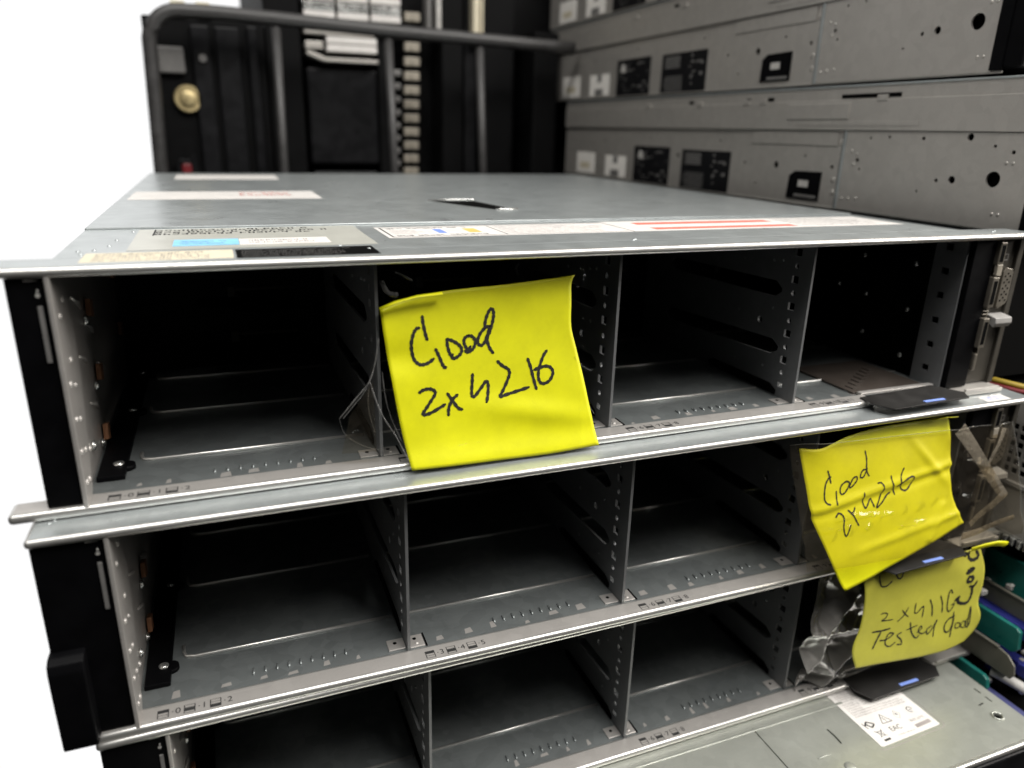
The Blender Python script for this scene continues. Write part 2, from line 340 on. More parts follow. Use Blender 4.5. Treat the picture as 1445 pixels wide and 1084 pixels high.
N3_EDGE={'top': [(367.4, -94.67), (386.72, -93.41), (407.88, -92.79), (429.89, -92.63), (457.5, -92.9)], 'right': [(457.5, -92.9), (461.87, -105.88), (463.04, -120.38), (462.35, -129.87), (466.77, -140.64), (463.9, -148.87), (455.77, -155.34)], 'bottom': [(368.73, -151.42), (386.94, -152.43), (415.04, -155.39), (438.34, -156.92), (455.77, -155.34)], 'left': [(367.4, -94.67), (368.32, -108.92), (367.88, -124.49), (364.57, -138.73), (368.73, -151.42)]}
N3_INK=[(2, [(378.75, -95.29), (378.75, -98.58), (379.85, -101.38), (383.38, -101.76), (387.34, -99.65)]), (2, [(390.1, -95.8), (391.53, -98.68), (393.82, -99.15), (395.52, -96.55), (395.22, -95.01)]), (1.6, [(382.24, -119.4), (384.81, -119.09), (387.24, -120.4), (385.9, -122.67), (383.48, -123.85), (387.08, -124.31), (391.56, -124.6)]), (1.6, [(397.82, -119.93), (400.16, -122.76), (402.84, -124.91)]), (1.6, [(402.13, -119.0), (399.37, -123.34), (395.05, -126.56)]), (1.8, [(407.74, -117.58), (407.51, -123.29), (409.91, -123.83), (412.61, -121.36), (414.27, -121.35), (414.13, -127.91)]), (2, [(418.78, -117.72), (421.26, -122.92), (422.36, -129.02)]), (2, [(427.03, -117.06), (429.31, -122.38), (430.45, -128.52)]), (2, [(436.54, -117.34), (435.05, -114.91), (433.64, -117.1), (433.59, -123.34), (434.5, -127.47), (436.42, -129.64), (438.85, -127.66), (439.92, -125.14), (437.38, -125.36)]), (3.4, [(440.26, -123.24), (443.24, -121.54), (442.58, -124.15), (445.82, -126.45), (450.96, -127.6), (453.47, -125.77), (454.24, -121.56), (453.27, -116.61)]), (3.4, [(447.35, -93.71), (447.2, -97.12), (450.11, -99.23), (454.43, -99.08), (455.94, -97.29), (453.89, -94.82)]), (5, [(440.29, -93.26), (445.26, -94.98)]), (6, [(446.45, -106.21), (448.66, -105.34), (451.46, -104.9)]), (3.4, [(447.37, -112.23), (448.47, -109.5), (452.25, -110.28), (451.87, -112.78), (447.98, -112.75)]), (3, [(450.7, -116.07), (454.77, -116.78), (456.6, -114.17)]), (2.4, [(378.05, -130.16), (384.67, -130.46), (390.35, -130.06)]), (2.6, [(384.11, -131.25), (381.71, -136.04), (379.49, -140.89)]), (2, [(384.01, -136.61), (388.5, -136.94), (391.79, -135.42), (393.48, -133.89), (390.05, -133.22), (388.32, -136.89), (388.66, -140.24), (392.14, -142.11), (395.85, -140.3)]), (2, [(399.55, -134.58), (396.56, -135.96), (400.25, -139.67), (401.12, -142.78), (397.55, -142.13)]), (2, [(405.25, -129.33), (407.5, -136.1), (411.55, -141.17), (414.1, -140.06)]), (1.8, [(403.23, -133.91), (411.23, -132.69)]), (1.8, [(412.22, -137.63), (415.53, -135.67), (414.26, -133.95), (413.03, -137.04), (416.29, -139.4), (419.88, -138.68)]), (2, [(423.55, -135.99), (420.12, -137.55), (420.81, -140.89), (424.07, -138.5), (427.63, -133.0), (426.21, -137.42), (426.13, -143.78)]), (2.4, [(442.2, -133.99), (437.17, -135.22), (434.74, -139.44), (436.59, -143.5), (440.29, -142.77), (442.07, -135.56)]), (2.6, [(441.12, -131.35), (441.62, -137.86), (440.92, -147.78)]), (1.8, [(444.37, -139.31), (444.63, -142.6), (447.73, -143.34), (448.6, -140.71), (445.4, -139.55)]), (1.8, [(449.19, -143.28), (450.9, -140.04), (454.23, -141.63), (452.45, -144.63), (449.09, -142.85)]), (2.2, [(455.95, -138.38), (453.19, -141.38), (455.04, -145.08), (457.38, -142.37), (456.23, -131.18), (455.53, -137.88), (456.13, -145.5)])]
# ------------------------------------------------------------------ drive-bay servers of the front stack
H = 87.9; DEPTH = 510
DIV = (109.8, 219.0, 328.2)
def slot_icon(mb, x, band):
    z = 1.52; y0, y1 = 2.4, 7.0
    mb.mat(1)
    for a, b in ((x, x+0.35), (x+3.95, x+4.3)): mb.quad([(a, y0, z), (b, y0, z), (b, y1, z), (a, y1, z)])
    for k in range(4):
        yy = y0 + k*(y1-y0-0.18)/3
        mb.quad([(x, yy, z), (x+4.3, yy, z), (x+4.3, yy+0.18, z), (x, yy+0.18, z)])
    t = (y1-y0)/3; t *= 1.15; a = max(y0, y1-(band+1)*t)
    mb.quad([(x, a, z+0.01), (x+4.3, a, z+0.01), (x+4.3, a+t, z+0.01), (x, a+t, z+0.01)])
    mb.mat(0)

def drive_server(loc, yaw, label, ear_full=True, hem_end=376):
    r = thing('storage_server', label, 'server', loc, yaw, 'empty drive-bay servers in the front stack')
    # base tray: floor sheet, folded front hem with printed bay numbers, pressed beads and stops
    b = MB()
    b.box(0, 434, 11.5, DEPTH, -2.2, 0.3)
    for k, x0 in enumerate((0,) + DIV):
        a = x0 + (17 if k == 0 else 3.5); e = (DIV + (431,))[k] - 2
        for y in (38.5, 95.5, 149):
            pts = [(a-1.5, y+9, 0.1), (a-1.2, y+4, 0.2), (a, y+1.2, 0.35), (a+3.5, y, 0.45), (e, y, 0.45)] if k == 0 else [(a, y, 0.45), (e, y, 0.45)]
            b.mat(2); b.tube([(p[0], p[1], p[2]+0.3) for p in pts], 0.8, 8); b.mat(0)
        for i in range(9):
            x = x0 + 44 + i*4.9
            b.tube([(x, 17.8, 0.25), (x+0.3, 19.4, 0.7), (x+0.2, 22.2, 0.25)], [0.35, 0.75, 0.35], 6)
    b.mat(1)
    rnd = random.Random(len(label))
    for x0 in (0,) + DIV:
        for i in range(6):
            x = x0 + 14 + i*15 + rnd.uniform(-3, 3); w = rnd.uniform(2, 5); y = rnd.uniform(12.6, 15); d = rnd.uniform(2, 5)
            b.quad([(x, y, 0.32), (x+w, y+0.3, 0.32), (x+w-0.4, y+d, 0.32), (x+0.6, y+d-0.5, 0.32)])
    tray = b.build('base_tray', ['steel_floor', 'steel_warm', 'steel_highlight'], r)
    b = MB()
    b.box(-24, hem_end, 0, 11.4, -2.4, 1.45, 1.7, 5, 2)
    for c in range(4):
        x0 = 7.3 + c*109.1
        if x0 + 30 > hem_end: x0 = hem_end - 34
        for k in range(3):
            x = x0 + k*9.75
            slot_icon(b, x, k)
            b.mat(1); b.quad([(x+5.5, 4.6, 1.53), (x+6.1, 4.9, 1.53), (x+5.5, 5.2, 1.53), (x+5.4, 4.9, 1.53)])
            glyph(b, str(c*3+k), x+7.6, 4.8, 1.53, 4.4); b.mat(0)
    b.build('front_hem', ['steel_warm', 'print', 'steel_highlight'], r)
    # left wall with riveted flange, cable cover and foil clips
    b = MB()
    b.box(-1.2, 0, 4, DEPTH, 0.3, 85)
    b.prism([(0.5, 0.5), (10, 0.5), (13, 3), (27, 45), (28, 60), (25, 66), (25, 85.2), (0.5, 85.2)], 'x', 0, 1.6, 0.3)
    for y, z in ((13, 53), (6.5, 46), (13.5, 43.5), (5, 21), (12, 19), (20, 16), (6, 33), (12, 31), (8, 70), (16, 74), (5, 9), (10, 8)):
        b.dome((1.5, y, z), 'x', 1.3 if (y*z) % 2 < 1.2 else 0.8, 0.8)
    for y, z in ((40, 70), (44, 26), (60, 55), (75, 34), (36, 48)):
        b.tube([(0.2, y, z), (0.5, y+8, z-3.5), (0.2, y+16, z-8)], [0.4, 1.1, 0.4], 6)
    lw = b.build('left_wall', 'steel_warm', r)
    for y, z in ((66, 60), (66, 32), (60, 7.0), (150, 60), (150, 30)):
        b = MB(); b.prism([(y-3, z-2.5), (y+3.5, z-4.5), (y+5, z+2.5), (y-1, z+4)], 'x', 0.6, 2.6, 0.3)
        b.build('foil_clip', 'copper', lw)
    for y, z in ((60, 56), (60, 28), (54, 4.5), (33, 12)):
        b = MB(); b.cyl((0.2, y, z), 'x', 2.0, 0.9, 14); b.dome((1.05, y, z), 'x', 1.4, 0.9)
        b.build('wall_screw', 'bright', lw)
    b = MB()
    b.box(1.4, 11.4, 22, 163, 0.4, 2.6, 0.4)
    for y in (33, 97, 157): b.cyl((11.0, y, 0.4), 'z', 3.4, 2.0, 18)
    cov = b.build('cable_cover', 'black', r)
    for y in (33, 97, 157):
        b = MB(); b.cyl((8.4, y, 2.5), 'z', 2.0, 0.7, 18); b.dome((8.4, y, 3.15), 'z', 1.5, 0.5, 14)
        b.build('cover_screw', 'bright', cov)
    # right wall: punched flange, dark liner with screw heads
    b = MB()
    holes = [rect(16, 20.5, z-1.8, z+1.8) for z in (9.8, 23.6, 37.8, 52, 65.6, 79)]
    b.plate(rect(7.5, 27, 0.4, 85), holes, 'x', 428.4, 429.6)
    b.box(433, 434, 6, DEPTH, 0.3, 85)
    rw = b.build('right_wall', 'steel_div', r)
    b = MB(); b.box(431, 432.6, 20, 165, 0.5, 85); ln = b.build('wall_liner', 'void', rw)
    for y, z in ((78, 65), (40, 66), (40, 39), (39, 11), (72, 42), (95, 44), (70, 18)):
        b = MB(); b.dome((431, y, z), 'x', 1.5, -0.9); b.build('liner_screw', 'bright', rw)
    # dividers with slots, punched holes and feet
    for d in DIV:
        b = MB()
        hs = [slot(31, 138, 57.5, 55), slot(28, 138, 26.5, 22)]
        hs += [rect(20.2, 25.0, z-2.0, z+2.0) for z in (78.5, 64.5, 50.5, 36, 21.5)]
        hs += [circ(22.6, z, 1.4, 12) for z in (71.5, 57.5, 43, 28.7, 14.6)]
        hs += [circ(45, 38.5, 1.9, 12), rect(20.8, 24.4, 6.2, 9.0)]
        b.plate([(11.3, 0.4), (165, 0.4), (165, 85), (11.3, 85)], hs, 'x', d, d+1.3)
        for y, z in ((64, 40), (62, 12), (64, 69), (36, 47), (38, 14), (110, 38), (120, 12), (40, 72), (33, 73)):
            b.dome((d, y, z), 'x', 0.8, -0.6, 10)
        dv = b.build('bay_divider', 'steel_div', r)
        b = MB(); b.prism([(25, 1.4), (84, 0.8), (86, 3.2), (82, 5.8), (30, 6.4), (25, 4)], 'x', d-0.7, d-0.02, 0.2); b.build('slot_shade_strip', 'void', dv)  # dark piece stands in for the shade of the lower slot
        b = MB()
        b.box(d+1.5, d+8.5, 12.5, 21, 0.3, 1.0, 0.3); b.box(d-8, d-0.2, 13.5, 21, 0.3, 0.9, 0.3)
        b.dome((d+5, 15, 1.0), 'z', 0.9, 0.5)
        b.mat(1); b.box(d+8.9, d+9.5, 12.2, 21.5, 0.31, 0.9); b.cyl((d+4.6, 18.2, 0.9), 'z', 0.9, 0.16, 12); b.cyl((d-4.5, 18, 0.8), 'z', 0.9, 0.16, 12)
        b.build('divider_foot', ['steel_warm', 'void'], dv)
    # backplane closing the bays
    b = MB()
    hs = []
    for k in range(4):
        for z in (12, 38, 64): hs.append([(40+k*109, z-3), (58+k*109, z-3), (60+k*109, z-6), (92+k*109, z-6), (92+k*109, z+6), (62+k*109, z+6), (58+k*109, z+3), (40+k*109, z+3)])
    b.plate(rect(0.5, 433, 0.4, 85), hs, 'y', 166, 168)
    bp = b.build('backplane', 'black_matte', r)
    for k in range(4):
        for z in (12, 38, 64):
            b = MB(); b.box(59+k*109, 93+k*109, 164.6, 166, z+6.2, z+7.6, 0.3); b.box(56+k*109, 60+k*109, 163.6, 166, z+3, z+9, 0.4); b.build('socket_rim', 'panel', bp)
    b = MB(); b.box(8, 22, 163, 166, 74, 79, 0.5); b.build('power_connector', 'blue', bp)
    b = MB(); b.cyl((33, 164, 66), 'y', 2.2, 2, 14); b.build('standoff', 'bright', bp)
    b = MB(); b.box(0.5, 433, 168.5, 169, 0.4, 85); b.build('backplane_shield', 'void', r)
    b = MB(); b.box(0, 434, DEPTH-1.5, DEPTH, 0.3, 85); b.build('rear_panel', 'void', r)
    # ears
    x0 = -23.2 if ear_full else -11.6
    b = MB(); b.box(x0, -0.5, 2, 30, 1.5, 85.4, 0.8); le = b.build('left_ear', 'black', r)
    b = MB(); b.box(-3.2, -1.7, 1.5, 2.4, 55.5, 75, 0.2); b.build('status_window', 'grey_plastic', le)
    b = MB(); b.cyl((-2.6, 1.98, 78.6), 'y', 0.7, -0.1, 12); b.tube([(-2.6, 1.9, 79), (-2.4, 1.9, 80.6)], 0.22, 6); b.box(-6, -2, 1.86, 2.02, 83.4, 83.8)
    b.build('status_icon', 'light_plastic', le)
    if ear_full:
        b = MB()
        b.prism([(-4.5, 1.6), (-5, 22), (-5, 36), (-4, 39.5), (-1, 41), (6, 41), (6, 1.6)], 'x', -23.7, -11.8, 0.7)
        b.build('release_latch', 'black', le)
    b = MB(); b.box(430.2, 446.2, 4.5, 14, 1, 85, 0.5); re_ = b.build('right_ear', 'black', r)
    b = MB(); b.box(446.6, 467.5, 8, 11, 0.8, 85, 0.5); b.box(466, 470, 6, 30, 0.5, 85, 0.5)
    pn = b.build('port_panel', 'panel', r)
    # connectors on the port panel
    b = MB()
    D = [(457.3, 47), (457.3, 66), (459, 68.5), (464, 67.5), (465.2, 65.5), (465.2, 50), (464, 47.8), (459, 45.2)]
    b.prism(D, 'y', 5.4, 8.2, 0.3); b.mat(1)
    for i in range(3):
        for j in range(5): b.cyl((459.3+i*1.9, 5.35, 50+j*3.4+(i % 2)*1.5), 'y', 0.55, -0.12, 8)
    b.build('display_port', ['port_metal', 'void'], pn)
    b = MB()
    b.box(451.0, 452.2, 5.5, 8, 10, 84, 0.2)
    for z0, z1 in ((71, 83), (47, 64), (24, 41)):
        b.prism(rect(446.2, 450.8, z0, z1), 'y', 2.2, 6, 0.4)
    b.mat(1)
    for z0, z1 in ((72.5, 81.5), (49, 62), (26, 39)): b.box(447.2, 449.8, 2.05, 2.3, z0, z1)
    for z0 in (42.4, 44.2, 46.0): b.mat(0).box(446.8, 451.5, 4.5, 8, z0, z0+0.7, 0.2)
    b.prism(rect(448, 450, 10, 20), 'y', 4, 8, 0.6)
    b.mat(2); b.prism([(447, 65), (450.8, 64.5), (450.8, 71), (446.6, 71)], 'y', 2.0, 4, 0.3)
    b.build('usb_port', ['port_metal', 'void', 'slots'], pn)
    b = MB(); b.prism([(2, 35.5), (8, 39.5), (8, 42.5), (1, 41), (0.5, 38)], 'x', 453.5, 466.5, 0.4); b.build('release_tab', 'tab_grey', pn)
    b = MB()
    for q in (rect(457.5, 461.5, 72, 72.5), rect(457.5, 461.5, 75.2, 75.7), rect(457.5, 458, 72.5, 75.2), rect(461, 461.5, 72.5, 75.2)):
        b.prism(q, 'y', 7.85, 7.97)
    b.build('port_icon', 'tab_grey', pn)
    b = MB(); b.box(434.2, 468, -2.5, 24, -2.2, 0.4, 0.5); b.box(437, 463, -3.4, -2.0, 0.2, 2.2, 0.4); b.build('ear_bracket', 'steel_side', r)
    # covers
    b = MB()
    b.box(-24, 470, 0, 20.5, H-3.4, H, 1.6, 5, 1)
    b.box(0, 434, 20.4, 98, H-2.2, H-0.15, 0.3)
    for x, y in ((8, 26), (11, 36), (15, 46), (6, 34), (-18, 12), (-16.5, 14), (16, 62), (20, 88), (446, 9), (450, 11), (110, 20), (100, 30), (230, 20), (232, 22)):
        b.dome((x, y, H-0.1), 'z', 0.8, 0.45, 8)
    b.build('front_cover', ['steel', 'steel_highlight'], r)
    return r

S2L = (6.5, -13.1, -90.45); S3L = (16.1, -13.9, -180.1)
top_server = drive_server((0, 0, 0), 0.0, 'topmost empty drive-bay server, with paper labels on its cover and one note in its bay', ear_full=False)
mid_server = drive_server(S2L, -0.0053, 'second empty drive-bay server from the top, its note taped over the right-hand bay')
low_server = drive_server(S3L, 0.0065, 'third empty drive-bay server from the top, with a silvery bag in its right bay')
def rear_cover(r):
    b = MB(); b.box(0, 434, 97.5, DEPTH, H-2, H+0.75, 0.5, 2)
    return b
b = rear_cover(top_server); rc = b.build('rear_cover', 'steel', top_server)
b = MB()
b.prism([(186, 206), (214, 206), (222, 150), (210, 150)], 'z', H+0.8, H+0.95)
lt = b.build('latch_recess', 'void', rc)
b = MB(); b.tube([(184, 208, H+1), (214, 208, H+1.4), (216, 207, H+1)], 0.9, 6); b.build('latch_rim', 'bright', rc)
b = MB(); b.tube([(210, 148, H+0.9), (224, 148, H+1.1)], 0.8, 6); b.build('latch_rim', 'bright', rc)
for rr in (mid_server, low_server):
    rear_cover(rr).build('rear_cover', 'steel', rr)

b = MB(); b.prism([(437, 2.5), (455, 2.5), (456, 10), (438, 10)], 'z', H+0.02, H+0.14); b.mat(1); small_print(b, 440, 453, 4, 9, H+0.17, 2, 41)
b.build('paper_label', ['label', 'blue'], mid_server)
# info tags sliding out at the lower right of each server
def info_tag(r, dy=0.0):
    b = MB()
    b.prism([(368, 5), (366.3, -5), (372, -15), (427, -13.2), (432, -6), (424, 9)], 'z', 1.5, 2.3, 0.15)
    t = b.build('info_tag', 'black_tag', r)
    b = MB(); b.box(396, 410.5, -12.4, -10.4, 2.25, 2.7, 0.15); b.build('pull_tab', 'blue', t)
    b = MB(); b.box(374, 428, 10, 13.5, 0.4, 2.2, 0.5); b.build('tag_slot', 'steel_warm', r)
for rr in (top_server, mid_server, low_server): info_tag(rr)
b = MB(); b.box(372, 424, 14, 62, 0.4, 1.6, 0.3)
for i in range(7): b.box(376+i*6, 379+i*6, 18+i*4, 24+i*4, 1.5, 2.2, 0.2)
b.build('bay_board', 'brown_board', top_server)

# labels stuck on the top server's cover
def stick(name, x0, x1, y0, y1, z, base, skew=0.0):
    b = MB(); b.prism([(x0+skew, y0), (x1+skew, y0), (x1, y1), (x0, y1)], 'z', z, z+0.12); return b
ZC = H-0.15
b = stick('l', 9.5, 59, 7.5, 27.5, ZC+0.05, 0); b.mat(1); small_print(b, 13, 57, 9, 26, ZC+0.19+0.0, 4, 3); b.build('paper_label', ['beige', 'print_grey'], top_server)
b = stick('l', 60, 112, 6, 27, ZC+0.05, 0); b.mat(1); small_print(b, 62, 108, 8, 25, ZC+0.19, 5, 5, stroke=0.3); b.build('vent_strip', ['void', 'grey_plastic'], top_server)
b = stick('l', 22, 116, 32, 94, ZC+0.02, 0); b.mat(1); small_print(b, 29, 112, 74, 92, ZC+0.16, 3, 8, stroke=0.8)
b.box(28.3, 29.0, 73, 93, ZC+0.1, ZC+0.16); b.build('clear_label', ['film_label', 'print'], top_server)
b = stick('l', 37.5, 62, 40, 57, ZC+0.16, 0); b.mat(1); small_print(b, 40, 60, 43, 54, ZC+0.30, 2, 9, stroke=0.3); b.build('blue_label', ['blue_print', 'blue'], top_server)
b = stick('l', 62.2, 98, 39, 56, ZC+0.16, 0); b.mat(1); small_print(b, 66, 94, 42, 53, ZC+0.30, 2, 11, stroke=0.4); b.build('paper_label', ['label', 'print_grey'], top_server)
b = stick('l', 124, 246, 47, 84, ZC+0.03, 0)
b.mat(1)
for q in ((126, 244, 49, 49.7), (126, 244, 81, 81.7), (126, 126.8, 49, 81.7), (180, 180.6, 49, 81.7)): b.quad([(q[0], q[2], ZC+0.17), (q[1], q[2], ZC+0.17), (q[1], q[3], ZC+0.17), (q[0], q[3], ZC+0.17)])
small_print(b, 129, 178, 75, 80.5, ZC+0.17, 1, 4, stroke=0.5); small_print(b, 129, 178, 50.5, 56, ZC+0.17, 1, 6, stroke=0.5)
b.mat(2); small_print(b, 182, 242, 52, 79, ZC+0.17, 7, 12, 0.5, stroke=0.25); small_print(b, 129, 148, 58, 72, ZC+0.17, 4, 13, 0.5, stroke=0.25)
b.mat(3); b.quad([(150, 59, ZC+0.17), (154, 59, ZC+0.17), (154, 73, ZC+0.17), (150, 73, ZC+0.17)])
b.mat(4); b.quad([(165, 59, ZC+0.17), (171, 59, ZC+0.17), (171, 73, ZC+0.17), (165, 73, ZC+0.17)])
b.build('service_label', ['label', 'print', 'print_grey', 'blue', 'orange'], top_server)
b = stick('l', 247, 424, 47.5, 87, ZC+0.03, 0)
b.mat(1)
for y0, y1, x0, x1 in ((71.5, 80, 262, 350), (52, 59.5, 262, 352)): b.quad([(x0, y0, ZC+0.17), (x1, y0, ZC+0.17), (x1, y1, ZC+0.17), (x0, y1, ZC+0.17)])
b.mat(2); small_print(b, 356, 420, 52, 84, ZC+0.17, 7, 16, 0.6, stroke=0.3)
b.build('warning_label', ['label', 'red_print', 'print_grey'], top_server)
ZR = H+0.75
b = stick('l', 5, 120, 233, 292, ZR+0.03, 0); b.mat(1); small_print(b, 70, 112, 255, 285, ZR+0.17, 3, 21, stroke=0.5); b.build('paper_label', ['label', 'red_print'], top_server)
b = stick('l', 24, 108, 420, 480, ZR+0.03, 0); b.build('paper_label', 'label', top_server)

# ------------------------------------------------------------------ flat-topped server at the bottom, pulled forward
BZ = -182.9
flat = thing('flat_top_server', 'lowest server of the front stack, flat bare cover with a white label, pulled forward', 'server', (0, 0, BZ))
b = MB()
hs = [circ(451.5, -57.5, 2.3, 16), [(348.5, -31.5), (349.6, -31.5), (350.1, -36.5), (349.6, -42.5), (348.5, -42.5), (348.9, -37)],
      rect(458.9, 459.9, -40.5, -36), rect(458.9, 459.9, -48, -43.5), [(449, -47), (453, -46.4), (453.6, -47.4), (449, -48)]]
b.plate(rect(309.6, 466, -75, 505), hs, 'z', -1.4, 0)
b.box(-6, 309.0, -75, 505, -1.4, -0.05, 0.25)
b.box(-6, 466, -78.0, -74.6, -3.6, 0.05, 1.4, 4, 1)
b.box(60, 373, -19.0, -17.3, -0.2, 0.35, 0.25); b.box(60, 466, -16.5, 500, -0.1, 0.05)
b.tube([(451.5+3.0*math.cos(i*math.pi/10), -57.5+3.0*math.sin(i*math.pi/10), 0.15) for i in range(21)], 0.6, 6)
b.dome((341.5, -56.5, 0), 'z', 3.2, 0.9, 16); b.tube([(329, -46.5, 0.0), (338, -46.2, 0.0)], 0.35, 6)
cv = b.build('top_cover', ['steel_aged', 'steel_highlight'], flat)
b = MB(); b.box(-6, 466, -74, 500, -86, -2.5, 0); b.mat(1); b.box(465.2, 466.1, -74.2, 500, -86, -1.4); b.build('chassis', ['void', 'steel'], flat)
b = MB(); b.box(-4, 464, -78.5, -73, -84, -4.5, 1.2); b.box(300, 460, -81, -78, -70, -24, 2); b.build('front_bezel', 'dark', flat)
b = MB()
b.prism([(368.3, -51.8), (369.5, -52.4), (413, -50.8), (414, -50), (413.2, 2), (368.3, 2)], 'z', 0.05, 0.2)
b.mat(2); b.prism([(366.4, -53), (368, -54.6), (414.4, -53), (416.6, -51), (415.6, 2), (415.4, 2), (416.2, -50.8), (414.2, -52.7), (368.2, -54.2), (366.8, -52.8)], 'z', 0.02, 0.1)
Z = 0.24; b.mat(2)
small_print(b, 371, 411, -19, -11, Z, 5, 31, 0.85, stroke=0.42); small_print(b, 371, 383, -31, -19.5, Z, 7, 32, 0.7, stroke=0.4); small_print(b, 384, 411, -24, -19.5, Z, 3, 33, 0.9, stroke=0.4)
small_print(b, 378, 411, -31, -26, Z, 3, 34, 0.85, stroke=0.4); small_print(b, 399, 411, -44, -41.6, Z, 1, 35, 0.9); small_print(b, 384, 397.5, -49.4, -48.2, Z, 1, 36, 0.95)
b.quad([(399, -48.4, Z), (410.8, -47.6, Z), (410.8, -45.2, Z), (399, -46, Z)])
b.mat(1)
def line(pts, w, z=Z, closed=False):
    pts = pts + [pts[0]] if closed else pts
    for (x0, y0), (x1, y1) in zip(pts, pts[1:]):
        d = math.hypot(x1-x0, y1-y0) or 1; nx, ny = -(y1-y0)/d*w/2, (x1-x0)/d*w/2
        b.quad([(x0-nx, y0-ny, z), (x1-nx, y1-ny, z), (x1+nx, y1+ny, z), (x0+nx, y0+ny, z)])
line([(382.4, -39.3), (389.6, -39.3), (386, -33)], 0.45, closed=True); line([(386, -35), (385.4, -37), (386.5, -37), (386, -38.7)], 0.35)
line([(393.5, -37), (396, -33.4), (398, -36.4), (395.8, -39.5)], 0.18, closed=True); line([(395.4, -35.5), (396.4, -36.8)], 0.9)
line([(406.6+1.9*math.cos(a), -36+1.9*math.sin(a)) for a in [i*math.pi/7 for i in range(12)]], 0.5); line([(405.5, -36), (407.6, -36.4)], 0.35)
glyph(b, 'EAC', 387, -44.2, Z, 4.6)
line([(371, -37.5), (374, -35), (377.6, -37.6), (374.5, -39.6), (372.4, -36)], 0.9); line([(370.6, -35.2), (371.6, -39.6)], 0.5)
line([(373, -42.2), (378.2, -47)], 0.4); line([(378, -42), (373.6, -47)], 0.4); line([(373.4, -43), (377.6, -43)], 0.35); line([(374, -43), (374.6, -46.4), (377, -46.4), (377.4, -43)], 0.3)
b.quad([(373.4, -50, Z), (378, -49.8, Z), (378, -48.4, Z), (373.4, -48.6, Z)])
b.build('rating_label', ['label', 'print', 'print_grey'], flat)

# ------------------------------------------------------------------ taped notes
def lerp_poly(pts, t):
    L = [0]
    for a, c in zip(pts, pts[1:]): L.append(L[-1] + math.hypot(c[0]-a[0], c[1]-a[1]))
    s = t*L[-1]
    for i in range(len(pts)-1):
        if s <= L[i+1] or i == len(pts)-2:
            k = (s-L[i])/max(1e-6, L[i+1]-L[i]); return (pts[i][0]+(pts[i+1][0]-pts[i][0])*k, pts[i][1]+(pts[i+1][1]-pts[i][1])*k)
def smooth_poly(pts, n=4):
    out = []
    P = [pts[0]] + list(pts) + [pts[-1]]
    for i in range(1, len(P)-2):
        for k in range(n):
            t = k/n; p0, p1, p2, p3 = P[i-1], P[i], P[i+1], P[i+2]
            out.append(tuple(0.5*(2*p1[j] + (p2[j]-p0[j])*t + (2*p0[j]-5*p1[j]+4*p2[j]-p3[j])*t*t + (3*p1[j]-p0[j]-3*p2[j]+p3[j])*t**3) for j in (0, 1)))
    out.append(tuple(pts[-1])); return out
def coons(E, u, v):
    T, B = lerp_poly(E['top'], u), lerp_poly(E['bottom'], u); Lf, Rt = lerp_poly(E['left'], v), lerp_poly(E['right'], v)
    c00, c10, c01, c11 = E['top'][0], E['top'][-1], E['bottom'][0], E['bottom'][-1]
    return tuple((1-v)*T[j] + v*B[j] + (1-u)*Lf[j] + u*Rt[j] - ((1-u)*(1-v)*c00[j] + u*(1-v)*c10[j] + (1-u)*v*c01[j] + u*v*c11[j]) for j in (0, 1))
def ribbon(mb, pts, w, f, off=0.14):
    """pen stroke lying on the paper"""
    pts = smooth_poly(pts, 5); V = []
    n = len(pts)
    for i, (x, z) in enumerate(pts):
        a, c = pts[max(0, i-1)], pts[min(n-1, i+1)]; d = math.hypot(c[0]-a[0], c[1]-a[1]) or 1e-6
        ww = w*(0.75 + 0.35*math.sin(i*0.9+w*7)**2)*(0.7 if i in (0, n-1) else 1)/2
        nx, nz = -(c[1]-a[1])/d*ww, (c[0]-a[0])/d*ww
        V.append([mb.bm.verts.new((x+s*nx, f(x+s*nx, z+s*nz)-off, z+s*nz)) for s in (-1, 0, 1)])
    for A, B in zip(V, V[1:]):
        for k in (0, 1):
            fc = mb.bm.faces.new([A[k], B[k], B[k+1], A[k+1]]); fc.material_index = mb.mi; fc.smooth = True
    for (x, z), s in ((pts[0], 1), (pts[-1], 1)):
        c = [mb.bm.verts.new((x+w*0.36*math.cos(t), f(x, z)-off-0.01, z+w*0.36*math.sin(t))) for t in [i*math.pi/4 for i in range(8)]]
        mb.bm.faces.new(c).material_index = mb.mi
def crease(z, z0, w, h):
    """soft ridge"""
    d = (z-z0)/w; return -h*math.exp(-d*d)
def f1(x, z):
    t = (z-2)/76.0; tc = min(1, max(0, t))
    y = -1.8 + 13.0*t + 1.3*math.sin(math.pi*tc)*math.sin((x-108)/95*math.pi)
    y += 0.9*math.exp(-((z-(46-(x-110)*0.10))/6)**2)*math.exp(-((x-112)/22)**2)
    y += crease(z, 17-(x-180)*0.18, 5, 1.1)*math.exp(-((x-178)/28)**2)
    y -= 1.7*math.exp(-((z+1)/7.0)**2)
    return y + 0.5*noise.noise(Vector((x/30, z/22, 3)))
def f2(x, z):
    t = (-4-z)/96.0; y = -6 - 29*t
    y += crease(z, -47+(x-330)*0.13, 2.0, 1.0) + crease(z, -50.5+(x-330)*0.13, 2.0, -0.6)
    y += crease(z, -72+(x-350)*0.13, 1.8, 0.9)*min(1, max(0, (x-345)/20))
    y += crease(x - 0.6*z, 447.0, 2.2, 1.0)*(1 if -75 < z < -55 else 0.0)
    y += crease(x + z*0.9, 377, 3, 1.2)*math.exp(-((z+33)/12)**2)
    y += 2.2*math.exp(-((z+88)/9)**2)
    y += 2.5*math.exp(-((x-320)/8)**2)
    return y + 0.7*noise.noise(Vector((x/22, z/18, 9)))
